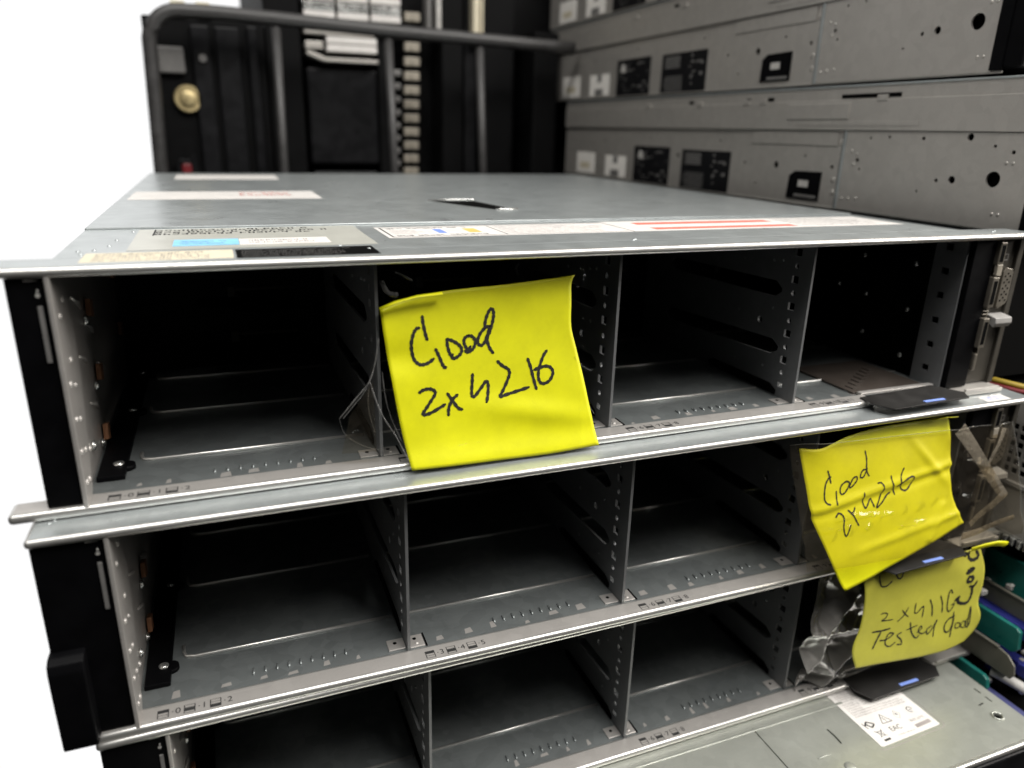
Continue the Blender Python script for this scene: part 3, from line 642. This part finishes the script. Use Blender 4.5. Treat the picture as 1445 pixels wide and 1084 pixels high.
def f3(x, z):
    y = -21.5 - 3.5*(-90-z)/60.0
    y += 1.2*math.sin((x-365)/95*math.pi)*-1 + 2.0*math.exp(-((z+93)/7)**2)
    return y + 0.8*noise.noise(Vector((x/25, z/20, 5)))
def make_note(name, E, INK, f, mat, label, nu=56, nv=48):
    E = {k: smooth_poly(v, 4) for k, v in E.items()}
    b = MB()
    def P(u, v):
        x, z = coons(E, u, v); return (x, f(x, z), z)
    b.grid(P, nu, nv)
    bmesh.ops.recalc_face_normals(b.bm, faces=list(b.bm.faces))
    # a sheet of paper has a thickness
    r = bmesh.ops.solidify(b.bm, geom=list(b.bm.faces), thickness=0.10)
    n = b.build(name, mat)
    tag(n, label, 'sticky note')
    k = MB()
    for w, pts in INK: ribbon(k, pts, w, f)
    ink = k.build('handwriting', 'ink', None); ink.parent = n
    return n
PEN = 0.60
n1 = make_note('sticky_note', N1_EDGE, [(w*PEN*0.95, p) for w, p in N1_INK], f1, 'note', 'large square yellow note in the topmost server, reading Good 2x4216')
n2 = make_note('sticky_note', N2_EDGE, [(w*PEN*0.75, p) for w, p in N2_INK], f2, 'note', 'creased yellow note hanging askew from the second server over its lower edge')
n3 = make_note('sticky_note', N3_EDGE, [(w*PEN*(0.8 if w < 3 else 1.1), p) for w, p in N3_INK], f3, 'note_old', 'paler yellow note with three lines of writing, half under another note')
def fold_strip(parent, pts, w, mat):
    """turned-over paper edge: pts is the crease, w the width vector"""
    b = MB(); A = [Vector(p) for p in pts]; W = Vector(w)
    V = [[b.bm.verts.new(p + W*t + Vector((0, -1.2*math.sin(t*2.6), 0))) for t in (0, 0.25, 0.5, 0.75, 1)] for p in A]
    for p, q in zip(V, V[1:]):
        for i in range(4): b.bm.faces.new([p[i], q[i], q[i+1], p[i+1]]).smooth = True
    bmesh.ops.recalc_face_normals(b.bm, faces=list(b.bm.faces))
    bmesh.ops.solidify(b.bm, geom=list(b.bm.faces), thickness=0.1)
    o = b.build('turned_edge', mat, None); o.parent = parent; return o
fold_strip(n1, [(110.4, 7.0, 66.6), (117, 6.9, 69.0), (126, 6.9, 70.9), (136, 7.0, 71.6)], (0.3, -0.4, -1.0), 'note')
fold_strip(n3, [(438, -25.5, -89.6), (447, -26.5, -88.2), (456, -27.5, -87.6), (464, -28, -89.2)], (0.5, -1.2, 4.4), 'note')
fold_strip(n2, [(404, -10.5, -9.2), (410, -11, -8.6), (418, -12, -8.8)], (3.2, -1.5, 0.8), 'note')

# ------------------------------------------------------------------ clear tape and antistatic bag
def film(name, x0, x1, z0, z1, f, mat, label, cat, nu=70, nv=60, group=None):
    b = MB(); b.grid(lambda u, v: (x0(v)+(x1(v)-x0(v))*u, f(x0(v)+(x1(v)-x0(v))*u, z0(u)+(z1(u)-z0(u))*v), z0(u)+(z1(u)-z0(u))*v), nu, nv)
    bmesh.ops.recalc_face_normals(b.bm, faces=list(b.bm.faces))
    o = b.build(name, mat); tag(o, label, cat, group); return o
def wr(x, z, s, a, seed):
    p = Vector((x/s, z/s, seed)); d, _ = noise.voronoi(p, distance_metric='DISTANCE', exponent=2.5)
    return a*((d[1]-d[0])-0.3)
BUBBLE_LARGE = [(139.3, 6.2), (141.0, 6.6), (143.2, 6.8), (145.4, 7.1), (142.3, 5.8), (148.9, 6.7), (151.1, 7.5), (140.0, 11.2), (146.0, 10.4), (121.3, 10.2), (146.6, 49.5), (154.1, 49.8), (159.2, 50.0), (111.0, 46.8)]
BUBBLE_SMALL = [(338.5, -56.5), (343.0, -56.3), (352.3, -52.3), (357.7, -52.7), (361.5, -53.1), (366.9, -53.8), (370.5, -53.9), (348.5, -51.1), (389.9, -61.7), (385.8, -61.7), (393.2, -61.4), (416.7, -61.9), (379.3, -61.8), (355.9, -57.8), (331.1, -56.7), (340.2, -52.4)]
def bubbles(x, z, L, hgt, sx, sz):
    y = 0.0
    for i, (a, c) in enumerate(L):
        dx, dz = (x-a)/(sx*(0.7+0.25*(i % 4))), (z-c)/(sz*(0.8+0.2*(i % 3))); q = dx*dx+dz*dz
        if q < 9: y -= hgt*math.exp(-q)
    return y
def t1(x, z):
    base = f1(min(205, max(112, x)), z) - 0.45
    if x < 112: base = base + (112-x)*0.25
    e = 1-math.exp(-((x-112)/4)**2) if 108 < x < 120 else 1
    edge = max(0, min(1, (x-196)/6)) + max(0, min(1, (112-x)/4))
    return bubbles(x, z, BUBBLE_LARGE, 0.45, 2.0, 0.6) + min(base, 10.6 if x < 210 else 11) + wr(x, z, 7, 0.8, 1)*min(1, edge) + (1.5*edge)
film('clear_tape', lambda v: 108.5-13*max(0, v-0.55), lambda v: 211.5, lambda u: 77+4*u, lambda u: 1.6-1.2*math.sin(u*2.5), t1, 'tape', 'clear packing tape holding the large square note in the topmost server', 'tape', 170, 130)
def t2(x, z):
    xx = min(436, max(322, x)); y = -6 - 29*(-4-z)/96.0 - 1.9 + 2.2*math.exp(-((z+88)/9)**2) + 2.5*math.exp(-((xx-320)/8)**2) + 0.7*noise.noise(Vector((xx/22, z/18, 9)))
    if x > 422: y += wr(x, z, 25, 3.4, 4) - 0.3 + 0.04*(x-422)
    else: y += wr(x, z, 11, 0.35, 6)*max(0, min(1, (-z-40)/15)) - 0.1
    c = -58 + (x-350)*0.12 + 2.5*noise.noise(Vector((x/9, 0, 4)))
    y += bubbles(x, z, BUBBLE_SMALL, 1.0, 3.0, 1.0)
    y -= 1.4*math.exp(-((z-c)/2.3)**2)*max(0, 0.35+noise.noise(Vector((x/6, 1, 7))))
    return y
film('clear_tape', lambda v: 312+6*v, lambda v: 472+5*v, lambda u: -13-5.5*u, lambda u: -76-7*u, t2, 'tape_loose', 'crinkled clear tape over the creased note, its loose end hanging out to the right', 'tape', 230, 120)
tape_two = [o for o in COL.objects if o.get('label', '').startswith('crinkled clear tape')][0]
for pts in ([(x, t2(x, -13-5.5*(x-312)/160)-0.1, -13-5.5*(x-312)/160) for x in range(313, 473, 4)],
            [(471.5+5*k/10, t2(471.5+5*k/10, -18.5-64*k/10)-0.1, -18.5-64*k/10) for k in range(11)]):
    b = MB(); b.tube(pts, 0.22, 6); o = b.build('tape_edge', 'film_glint', None); o.parent = tape_two
b = MB()
for P0, P1, w in (((423, -15, -15), (464, -22, -60), 3.9), ((462, -22, -57), (440, -22, -74), 3.0), ((456, -17, -18), (447, -19, -44), 1.7), ((432, -24, -79), (470, -26, -72), 2.2)):
    A, C = Vector(P0), Vector(P1); d = (C-A).normalized(); nrm = Vector((d.z, 0, -d.x))
    V = []
    for i in range(13):
        t = i/12; ww = w*(1.05-0.35*t+0.12*noise.noise(Vector((t*3, w, 2))))
        p = A.lerp(C, t) + Vector((0, -0.5*math.sin(t*6), 0))
        V.append([b.bm.verts.new(p + nrm*ww*s + Vector((0, (abs(s) < 0.4)*-0.25, 0))) for s in (-1, -0.35, 0.35, 1)])
    for p, q in zip(V, V[1:]):
        for i in range(3): b.bm.faces.new([p[i], q[i], q[i+1], p[i+1]]).smooth = True
fo = b.build('folded_strand', 'tape_fold', None)
for o in list(COL.objects):
    if o.get('label', '').startswith('crinkled clear tape'): fo.parent = o
tape_one = [o for o in COL.objects if o.get('label', '').startswith('clear packing tape')][0]
def strand(pts, w):
    """milky strip that paints a glint along a turned-over tape edge"""
    P = [Vector(p) for p in pts]; P = [P[0]] + P + [P[-1]]; C = []
    for i in range(1, len(P)-2):
        for k in range(7):
            t = k/7; C.append(0.5*(2*P[i] + (P[i+1]-P[i-1])*t + (2*P[i-1]-5*P[i]+4*P[i+1]-P[i+2])*t*t + (3*P[i]-P[i-1]-3*P[i+1]+P[i+2])*t**3))
    C.append(P[-1]); b = MB(); V = []
    for i, p in enumerate(C):
        d = (C[min(i+1, len(C)-1)]-C[max(i-1, 0)]).normalized(); n = Vector((d.z, 0.3, -d.x)).normalized()
        ww = w*(0.5+0.9*abs(noise.noise(p/6.0)))*(0.4 if i in (0, len(C)-1) else 1)
        V.append([b.bm.verts.new(p+n*ww*s+Vector((0, -0.4*(s == 0), 0))) for s in (-1, 0, 1)])
    for p, q in zip(V, V[1:]):
        for i in (0, 1): b.bm.faces.new([p[i], q[i], q[i+1], p[i+1]]).smooth = True
    o = b.build('tape_glint', 'film_glint', None); o.parent = tape_one
strand([(110.2, 8, 54), (108.4, 7, 45), (105.5, 6, 37), (100, 5, 31), (92.5, 4, 23)], 0.34)
strand([(109.4, 8, 50), (107.8, 7, 43), (104.2, 6, 34), (98, 5, 27), (94, 4, 23)], 0.2)
strand([(105.5, 6, 37), (107.5, 4, 29), (110, 2, 22), (114.4, 0, 14), (118.6, -3, 4)], 0.42)
strand([(105.5, 6, 37), (104.6, 6, 26), (107, 6, 14)], 0.22)
strand([(92.5, 4, 23), (95, 6, 15), (103, 8, 8), (112, 8, 5)], 0.2)
strand([(111, 7.5, 40), (111.6, 6, 30), (113.4, 4.5, 21), (117, 1, 11)], 0.3)
strand([(112, 8.0, 77), (114, 7.0, 72.5), (118, 6.6, 71)], 1.7)
strand([(117, 7.5, 80.5), (121, 7.2, 78.5), (124, 7.4, 76.5)], 0.7)
strand([(200, 5, 26), (203, 4.5, 18), (208, 6, 11)], 0.4)
strand([(196, 5, 40), (200, 5, 27), (203, 4, 14), (205, 2, 5)], 0.22)
b = MB(); b.grid(lambda u, v: (93+14*u+4*v*(1-u), 6-2*u*(1-v)+wr(93+14*u, 22+16*v, 6, 1.2, 21), 7+(30*u+16*(1-u))*v), 30, 30)
o = b.build('tape_tail', 'tape_loose', None); o.parent = tape_one
def tb(x, z):
    lx, lz = x-S3L[0], z-S3L[2]
    return -6 + 10*(lx-310)/60*0.3 + wr(x, z, 26, 15, 11) + wr(x, z, 11, 2.2, 12) - 4*math.sin(lz/85*3.1) + (0 if lx > 316 else (316-lx)*0.3)
film('antistatic_bag', lambda v: 346.5-2*math.sin(v*5), lambda v: 386+4*math.sin(v*4), lambda u: -95, lambda u: -178.4+2.5*math.sin(u*6), tb, 'bag', 'crumpled silvery see-through antistatic bag stuffed in the third server', 'bag', 60, 80)

# ------------------------------------------------------------------ closed servers stacked on the right
SX = 482
def side_server(z0, yf, yr, label, dy=0.0, show=True, o=0.0):
    r = thing('rack_server', label, 'server', (SX, yf, z0), 0, 'closed grey servers stacked at the right')
    hh = 84.5; D = yr-yf
    def Y(y): return y-yf+dy
    b = MB(); b.box(3, 436, 3, D, 1, hh-1); b.build('chassis', 'void', r)
    if show:
        seam = 152
        holes = [circ(21+o, 28.5, 4.6, 20), circ(48+o, 26.5, 2.4, 16), circ(59+o, 25.5, 1.3, 12), circ(12+o, 44, 1.2), circ(41+o, 51.8, 2.2), circ(137, 35, 1.5), circ(128, 50, 0.9), circ(134, 29, 1.0), circ(112, 51, 1.0), circ(85, 50.5, 1.3), circ(72+o, 18, 0.8), circ(24+o, 47, 1.0)]
        b = MB(); b.plate(rect(8, seam, 0.3, 54.6), holes, 'x', -0.9, 0.6)
        for y, z in ((11+o, 38), (15+o, 38), (13+o, 9), (17+o, 9), (146, 8), (140, 8.5), (133, 9), (143, 41), (138, 39), (140, 32)): b.dome((-0.9, y, z), 'x', 1.1, -0.5, 10)
        b.plate(rect(seam+0.6, D, 0.3, 54.6), [circ(190, 36, 1.1), circ(245, 12, 1.0), circ(300, 45, 1.4), circ(420, 46, 1.6), circ(222, 28, 2.8, 16), circ(161, 29, 1.6), circ(366, 30, 2.4), circ(262, 28, 1.3), circ(520, 40, 1.8)], 'x', 0, 1.2)
        b.box(-0.7, 0, 158, 255, 44, 54, 0.3)
        for y, z in ((158, 20), (157, 11), (155, 46)): b.dome((0, y, z), 'x', 2.2, -0.5, 12)
        b.mat(1); b.box(-1.5, -0.7, seam-2.2, seam+0.2, 0.3, 54.6, 0.3); b.mat(2); b.box(-0.5, 0.1, seam+0.2, seam+1.6, 0.3, 54.6); b.mat(0)
        sp = b.build('side_panel', ['steel_side', 'steel', 'void'], r)
        b = MB(); b.box(0.6, 1.4, 20, D, 0.2, 3.2); b.box(-0.2, 1.2, 2, D, -0.6, 1.0, 0.4); b.build('bottom_rail', 'steel_side', r)
        b = MB()
        b.box(-2.0, -0.6, 4, D, 55, 75.5, 0.4); b.box(-1.2, 0.5, 4, D, 75, hh-0.4, 0.3)
        b.box(-2.8, -1.6, 150, 214, 62.5, 73.5, 0.5); b.box(-2.3, -1.9, 90, 205, 58, 61, 0.15)
        for y in (118, 240, 262, 330, 420): b.box(-2.6, -1.0, y, y+9, 74, 78, 0.5)
        cf = b.build('cover_flange', 'steel_side', r)
        for y0, y1 in ((108, 160), (262, 267), (233, 240), (345, 352)):
            b = MB(); b.box(-1.6, -1.1, y0, y1, 76.3, 79); b.build('flange_slot', 'void', cf)
        lab = []
        b = MB()
        b.prism(rect(Y(553), Y(600), 3, 26.5), 'x', -0.4, 0.02); b.mat(1); b.prism(rect(Y(565), Y(590), 8, 15), 'x', -0.5, -0.38); b.build('white_label', ['sticker', 'beige'], r)
        b = MB()
        b.prism(rect(Y(478), Y(525), 2.6, 25), 'x', -0.4, 0.02); b.mat(1); b.prism(rect(Y(492), Y(512), 3, 10), 'x', -0.5, -0.38); b.prism(rect(Y(496), Y(506), 17, 25), 'x', -0.5, -0.38); b.build('white_label', ['sticker', 'grey_plastic'], r)
        b = MB(); b.prism(rect(Y(390), Y(460), 0.8, 37), 'x', -0.4, 0.02)
        rnd = random.Random(5); b.mat(1)
        for i in range(26):
            y = rnd.uniform(Y(392), Y(450)); z = rnd.uniform(2, 33); b.prism(rect(y, y+rnd.uniform(2, 9), z, z+rnd.uniform(0.5, 1.6)), 'x', -0.46, -0.39)
        b.mat(2); b.prism([(Y(440), 24), (Y(452), 25), (Y(450), 33), (Y(443), 32)], 'x', -0.47, -0.39); b.build('dark_label', ['dark', 'grey_plastic', 'light_plastic'], r)
        b = MB(); b.prism(rect(Y(292), Y(368), 0.8, 36), 'x', -0.4, 0.02); b.mat(1)
        for i in range(9): b.prism(rect(Y(330), Y(366)-rnd.uniform(0, 8), 2+i*1.6, 2.6+i*1.6), 'x', -0.46, -0.39)
        for i in range(5): b.prism(rect(Y(336), Y(362), 23+i*2.2, 24.3+i*2.2), 'x', -0.46, -0.39)
        for i in range(12):
            y = rnd.uniform(Y(294), Y(318)); z = rnd.uniform(4, 32); b.prism(rect(y, y+rnd.uniform(1.5, 5), z, z+rnd.uniform(1, 3)), 'x', -0.46, -0.39)
        b.build('dark_label', ['dark', 'grey_plastic'], r)
        b = MB(); b.prism([(Y(180), 4), (Y(215), 4), (Y(214), 21), (Y(208), 24.5), (Y(180), 25)], 'x', -0.9, 0.02)
        b.mat(1); b.prism(rect(Y(192), Y(203), 13, 18), 'x', -1.0, -0.88); b.mat(2); b.prism(rect(Y(182), Y(206), 5.5, 7.5), 'x', -1.0, -0.88)
        b.build('slide_catch', ['black', 'light_plastic', 'grey_plastic'], r)
    else:
        b = MB(); b.box(0, 1.2, 5, D, 0.5, hh-0.5, 0.3); b.build('side_panel', 'grey_paint', r)
    b = MB(); b.box(-2, 434, 4, D, hh-0.6, hh+0.6, 0.4); b.build('top_cover', 'steel', r)
    if show:
        b = MB(); b.box(-1.6, 436, -10, 6, 2, hh-2, 2.0); b.box(-2.4, -1.2, 1, 9, 1, 52, 0.4); b.build('front_bezel', 'black', r)
    return r
side_server(0.2-3, 14, 600, 'closed grey server in the right stack, mostly hidden beside the topmost drive-bay server', show=False)
side_server(84.6, 10, 635, 'closed grey server with its bottom edge level with the cover of the front stack', o=11)
side_server(172.0, 50, 690, 'closed grey server of the right stack, middle one of those rising above the cover', dy=50, o=2)
side_server(259.4, 60, 700, 'topmost closed grey server of the right stack, cut by the upper photo border', dy=70, o=2)
# vented server below them
v = thing('vented_server', 'grey server with square vent holes beside the loose tape end', 'server', (490, -28, -100), 0)
b = MB(); b.box(3, 430, 3, 600, 1, 92); b.build('chassis', 'void', v)
hs = [rect(4+i*5.2, 7.6+i*5.2, 44+j*5.4+ (0), 47.8+j*5.4) for i in range(14) for j in range(6)]
b = MB(); b.plate(rect(0, 600, 6.5, 92), hs, 'x', 0, 1.2); b.box(-1.5, 0.5, 0, 600, 36.5, 39.5, 0.5); b.build('side_panel', 'steel_side', v)
b = MB()
for i in range(40): b.box(-1.8, 0.4, 1+i*4.4, 3.6+i*4.4, 0.5, 5.5, 0.4)
b.box(-0.4, 1, 0, 180, 5, 7, 0.3); b.build('toothed_rail', 'bright', v)
b = MB(); b.box(1.5, 2.5, -0.5, 22, 70, 90); b.build('red_liner', 'red', v)
# cables squeezed between the servers
def cable(pts, rad, mat, name, label):
    b = MB(); b.tube([tuple(p) for p in pts], rad, 10); o = b.build(name, mat); tag(o, label, 'cable'); return o
cable([(484, 60, -3.6), (486, 20, -3.4), (494, -4, -3.6), (520, -12, -4.0), (600, -10, -4.2)], 1.9, 'yellow_cable', 'yellow_cable', 'yellow cable pinched between the servers at the far right')
cable([(482, 66, -5.6), (484, 24, -5.9), (489, 2, -6.0), (500, -12, -6.2), (600, -18, -6.4)], 1.5, 'red', 'red_cable', 'red cable just beneath the yellow cable at the right')

# opened server low on the right: green levers, brackets, blue sockets
op = thing('opened_server', 'opened server at lower right showing green levers and blue sockets', 'server', (470, -60, -270), 0)
def card(x, y0, y1, z0, z1, r=4, t=3.0):
    b = MB(); X, Yy, Zz = x-470, 60, 270
    ya, yb, za, zb = y0+Yy, y1+Yy, z0+Zz, z1+Zz
    b.prism([(ya, za+r), (ya+r*0.4, za+r*0.3), (ya+r, za), (yb, za), (yb, zb), (ya+r, zb), (ya+r*0.3, zb-r*0.4)], 'x', X, X+t, 0.5)
    b.build('green_lever', 'green', op)
card(508, -24, 70, -143, -117.5); card(490, -36.5, 60, -166.5, -149.5); card(474, -34.5, 60, -193, -181.5)
def strip(x, y0, y1, z0, z1, rnd_end=False):
    b = MB(); X = x-470; ya, yb, za, zb = y0+60, y1+60, z0+270, z1+270; h = zb-za
    poly = [(yb, za), (yb, zb), (ya+h, zb), (ya+h*0.4, zb-h*0.12), (ya+h*0.08, zb-h*0.4), (ya, zb-h*0.75), (ya+2, za)] if rnd_end else [(ya, za), (yb, za), (yb, zb), (ya, zb)]
    b.prism(poly, 'x', X, X+1.4, 0.3)
    b.box(X-1.0, X+1.2, ya+(h*0.8 if rnd_end else 0), yb, zb-0.8, zb+0.5, 0.3)
    b.build('bracket', 'olive', op)
strip(500, -60, 80, -149, -136); strip(482, -43, 80, -178.5, -162.5, True)
for x, y0, y1, z0, z1, mt in ((494, -40, 40, -157, -150, 'navy'), (486, -36, 40, -181.5, -177, 'navy'), (512, -40, 60, -152, -146, 'navy'), (479, -62, -24, -200, -196.5, 'navy_slab'), (498, -62, 10, -184, -176, 'navy')):
    b = MB(); b.box(x-470, x-470+9, y0+60, y1+60, z0+270, z1+270, 0.5)
    for i in range(8): b.box(x-470-0.6, x-470+1, y0+60+3+i*6, y0+60+6+i*6, z1+270-2.4, z1+270+0.8, 0.2)
    b.build('socket', mt, op)
b = MB(); b.tube([(18, 34, 84.5), (20, 30, 84.4), (30, -20, 83.5), (34, -40, 83)], 3.2, 14); b.build('retainer_rod', 'light_plastic', op)
b = MB(); b.box(6, 420, 70, 640, 2, 168); b.box(4, 420, -2, 640, -2, 66); b.build('chassis', 'void', op)
b = MB()
for x, y, z in ((14, 32, 76), (10, 38, 74), (24, 44, 92), (30, 40, 110), (16, 50, 130), (34, 60, 128), (36, 46, 132)):
    b.box(x, x+5, y, y+4, z, z+3, 0.4); b.dome((x+2, y+1, z+3), 'z', 1.6, 1.2)
b.build('clip', 'light_plastic', op)
b = MB(); b.box(46, 48, 20, 200, 60, 170); b.build('circuit_board', 'dark', op)
rnd = random.Random(12)
for i in range(60):
    y = rnd.uniform(22, 110); z = rnd.uniform(66, 164); s1, s2, s3 = rnd.uniform(2, 7), rnd.uniform(2.5, 9), rnd.uniform(1.5, 5)
    b = MB(); b.box(46-s1, 46.2, y, y+s2, z, z+s3, 0.3)
    b.build('component', rnd.choice(['navy', 'navy_slab', 'void', 'grey_plastic', 'tab_grey', 'light_plastic', 'navy', 'green', 'brown_board']), op)
for i in range(26):
    y = rnd.uniform(10, 100); z = rnd.choice([76, 92, 104, 122]) + rnd.uniform(-2, 2); x = rnd.uniform(22, 40)
    b = MB(); b.box(x, x+rnd.uniform(2, 6), y, y+rnd.uniform(2, 6), z, z+rnd.uniform(1, 3), 0.3)
    b.build('component', rnd.choice(['navy', 'grey_plastic', 'tab_grey', 'bright', 'void']), op)
b = MB(); b.tube([(4, 66, 152), (5, 60, 146), (6, 55, 132)], 0.8, 8); b.build('wire_bail', 'bright', op)

# ------------------------------------------------------------------ black rack frame and cabinets behind
fr = thing('tube_rack', 'black tubular rack frame with a rounded corner behind the topmost server', 'rack', (0, 600, -270))
def FZ(z): return z+270
pts = [(2, 0, FZ(-265)), (3.5, 0, FZ(0)), (4.6, 0, FZ(81)), (8, 0, FZ(190))]
for i in range(1, 9):
    a = math.pi - i*math.pi/16; pts.append((38+30*math.cos(a), 0, FZ(205)+33*math.sin(a)))
pts += [(75, 0, FZ(238.5)), (131, 0, FZ(237)), (247, 0, FZ(233)), (440, 0, FZ(229)), (470, 0, FZ(228.5))]
b = MB(); b.tube(pts, 7.0, 14); b.build('frame_tube', 'tube', fr)
for x0, x1 in ((129.5, 127.9), (247, 250.5), (352, 358)):
    b = MB(); b.tube([(x0, 2, FZ(232)), (x1, 2, FZ(82)), (x1-2, 2, FZ(-265))], 4.6, 12); b.build('upright_bar', 'tube', fr)
b = MB(); b.tube([(128, 4, FZ(150)), (190, 6, FZ(148)), (247, 4, FZ(147))], 0.9, 8)
cb = thing('equipment_cabinet', 'black equipment cabinet with a brass disc lock behind the rack frame', 'cabinet', (12, 640, -270))
b.bm.free()
b = MB(); b.box(-11, 108, 0, 300, 0, 507, 2); b.build('body', 'black_matte', cb)
b = MB(); b.box(34, 52, -7, 0, 60, 500, 2); b.box(58, 82, -5, 0, 60, 500, 2); b.box(90, 100, -8, 0, 60, 502, 2); b.build('door_panel', 'dark', cb)
b = MB(); b.cyl((25.5, -4, 427.5), 'y', 14.5, -3, 28, 13); b.dome((25.5, -7, 427.5), 'y', 9, -2.5, 20); b.build('disc_lock', 'gold', cb)
b = MB(); b.prism([(10, 366), (20, 366), (26, 372), (28, 350), (26, 344), (8, 344), (6, 360)], 'y', -6, 0, 1); b.mat(1); b.box(12, 22, -7, -5, 345, 362, 2); b.build('red_handle', ['dark', 'red'], cb)
b = MB(); b.box(0, 26, -8, 0, 452, 478, 2); b.cyl((44, -8, 468), 'y', 4, -2, 14); b.build('bracket', 'grey_plastic', cb)
b = MB()
for x in (38, 62): b.box(x-20, x-6, -4, 4, 507, 522, 1)
b.build('tile', 'beige', cb)
c2 = thing('tall_cabinet', 'tall black cabinet with rows of lit slots behind the rack frame', 'cabinet', (122, 660, -270))
b = MB(); b.box(0, 900, 60, 500, 0, 760); b.box(0, 38, 0, 60, 0, 700, 2); b.box(128, 146, 20, 60, 0, 700, 2); b.box(205, 232, 10, 60, 0, 700, 2); b.box(258, 300, 10, 60, 0, 640, 3); b.box(318, 352, -10, 60, 0, 520, 3); b.build('body', 'black_matte', c2)
b = MB(); b.box(44, 126, 16, 58, 360, 468, 3); b.box(46, 124, 18, 56, 300, 352, 3); b.box(240, 256, 30, 60, 60, 700, 1); b.cyl((94, 16, 460), 'y', 2.5, -1, 10); b.build('inner_panel', 'dark', c2)
def ladder(x, w, z0, n, pitch, h, name, mat):
    b = MB()
    for i in range(n):
        z = z0-i*pitch; b.box(x, x+w, 18+i*1.8, 26+i*1.8, z-h, z, 1.2)
        b.box(x+w*0.42, x+w*0.5, 16.5+i*1.8, 18.5+i*1.8, z-h*0.8, z-h*0.2)
    b.build(name, mat, c2)
ladder(162, 19, 534, 20, 16.2, 10, 'slot_column', 'slots')
ladder(146, 10, 470, 9, 15, 7, 'slot_column', 'grey_plastic')
ladder(226, 8, 512, 17, 15.5, 9.5, 'slot_column', 'grey_plastic')
# stacks of silver drives in the cabinet
ds = thing('drive_stack', 'bright block of silver drives above the top rail of the rack frame', 'drives', (166, 668, 240))
for i in range(3):
    for k in range(5):
        b = MB(); b.box(i*38, i*38+35, 0, 40, k*9.2, k*9.2+7.6, 1.0); b.build('drive', 'label' if k % 2 else 'bright', ds)
d2 = thing('drive_stack', 'pair of white drives in a tray under the top rail of the rack frame', 'drives', (164, 668, 203))
b = MB(); b.box(26, 84, 0, 40, 12, 19.5, 1); b.box(26, 84, 0, 40, 20.5, 28, 1); b.build('drive', 'label', d2)
b = MB(); b.prism([(2, 8), (22, 1), (84, 1), (84, 5), (24, 5), (4, 12)], 'y', -4, 40, 0.5); b.box(2, 82, 4, 40, 30, 38, 1); b.box(2, 22, 0, 40, 14, 22, 1); b.build('tray', 'steel_side', d2)
ps = thing('panel_strip', 'row of upright pale strips above the rack frame rail', 'strips', (310, 672, 236))
for i, (x, w, mt) in enumerate(((0, 5, 'grey_plastic'), (12, 6, 'light_plastic'), (22, 5, 'grey_plastic'), (30, 5, 'light_plastic'), (58, 8, 'beige'), (68, 10, 'beige'))):
    b = MB(); b.box(x, x+w, 0, 20, 0, 60, 1); b.build('strip', mt, ps)

# ------------------------------------------------------------------ world: bright white void behind on the left, dim room elsewhere
w = bpy.data.worlds.new('World'); sc.world = w; w.use_nodes = True
nt = w.node_tree; bg = nt.nodes['Background']
tc = nn(nt, 'ShaderNodeTexCoord'); sx = nn(nt, 'ShaderNodeSeparateXYZ'); nt.links.new(tc.outputs['Generated'], sx.inputs[0])
at = nn(nt, 'ShaderNodeMath', operation='ARCTAN2'); nt.links.new(sx.outputs['X'], at.inputs[0]); nt.links.new(sx.outputs['Y'], at.inputs[1])
R = math.radians
a1 = ramp(nt, at.outputs[0], 0, 1, R(-52), R(-36)); a2 = ramp(nt, at.outputs[0], 1, 0, R(8), R(16))
e1 = ramp(nt, sx.outputs['Z'], 1, 0, 0.35, 0.6)
m1 = nn(nt, 'ShaderNodeMath', operation='MULTIPLY'); nt.links.new(a1, m1.inputs[0]); nt.links.new(a2, m1.inputs[1])
m2 = nn(nt, 'ShaderNodeMath', operation='MULTIPLY'); nt.links.new(m1.outputs[0], m2.inputs[0]); nt.links.new(e1, m2.inputs[1])
room = mixcol(nt, ramp(nt, sx.outputs['Z'], 0, 1, 0.35, 0.75), (0.014, 0.0135, 0.0125), (0.16, 0.16, 0.158))
cc = mixcol(nt, m2.outputs[0], room, (1.05, 1.05, 1.05))
nt.links.new(cc, bg.inputs['Color']); bg.inputs['Strength'].default_value = 1.0

# ------------------------------------------------------------------ ceiling tubes of the room, an added rear fill and a low side lamp
def area(name, loc, target, sx_, sy_, power, col):
    l = bpy.data.lights.new(name, 'AREA'); l.shape = 'RECTANGLE'; l.size = sx_; l.size_y = sy_; l.energy = power; l.color = col
    o = bpy.data.objects.new(name, l); COL.objects.link(o); o.location = Vector(loc)*MM
    o.rotation_euler = (Vector(target)-Vector(loc)).to_track_quat('-Z', 'Y').to_euler(); return o
area('overhead_light', (800, -500, 1180), (200, 30, -60), 1.2, 0.22, 23, (1.0, 0.97, 0.92))
area('overhead_light', (-120, -430, 1350), (200, 30, -60), 1.3, 0.22, 18, (1.0, 0.98, 0.94))
area('overhead_light', (-100, 350, 1500), (200, 350, 80), 1.2, 0.2, 4, (1.0, 0.97, 0.92))  # fill added above and behind for cover sheen and the rack
area('side_light', (1300, -330, 420), (100, 0, -40), 0.5, 0.35, 9, (1.0, 0.95, 0.88))

# ------------------------------------------------------------------ camera
cam = bpy.data.cameras.new('camera'); co = bpy.data.objects.new('camera', cam); COL.objects.link(co)
cam.sensor_width = 36; cam.lens = 26.13; cam.clip_start = 0.01; cam.clip_end = 50
RT = ((0.93276243, -0.35970914, 0.02373995), (-0.09499041, -0.30877856, -0.94637869), (0.34775145, 0.88049142, -0.32218596))
mw = Matrix.Identity(4)
for i in range(3):
    mw[i][0] = RT[0][i]; mw[i][1] = -RT[1][i]; mw[i][2] = -RT[2][i]
mw.translation = Vector((55.0068, -277.5206, 133.3869))*MM
co.matrix_world = mw
cam.dof.use_dof = True; cam.dof.focus_distance = 0.345; cam.dof.aperture_fstop = 6.2
sc.camera = co
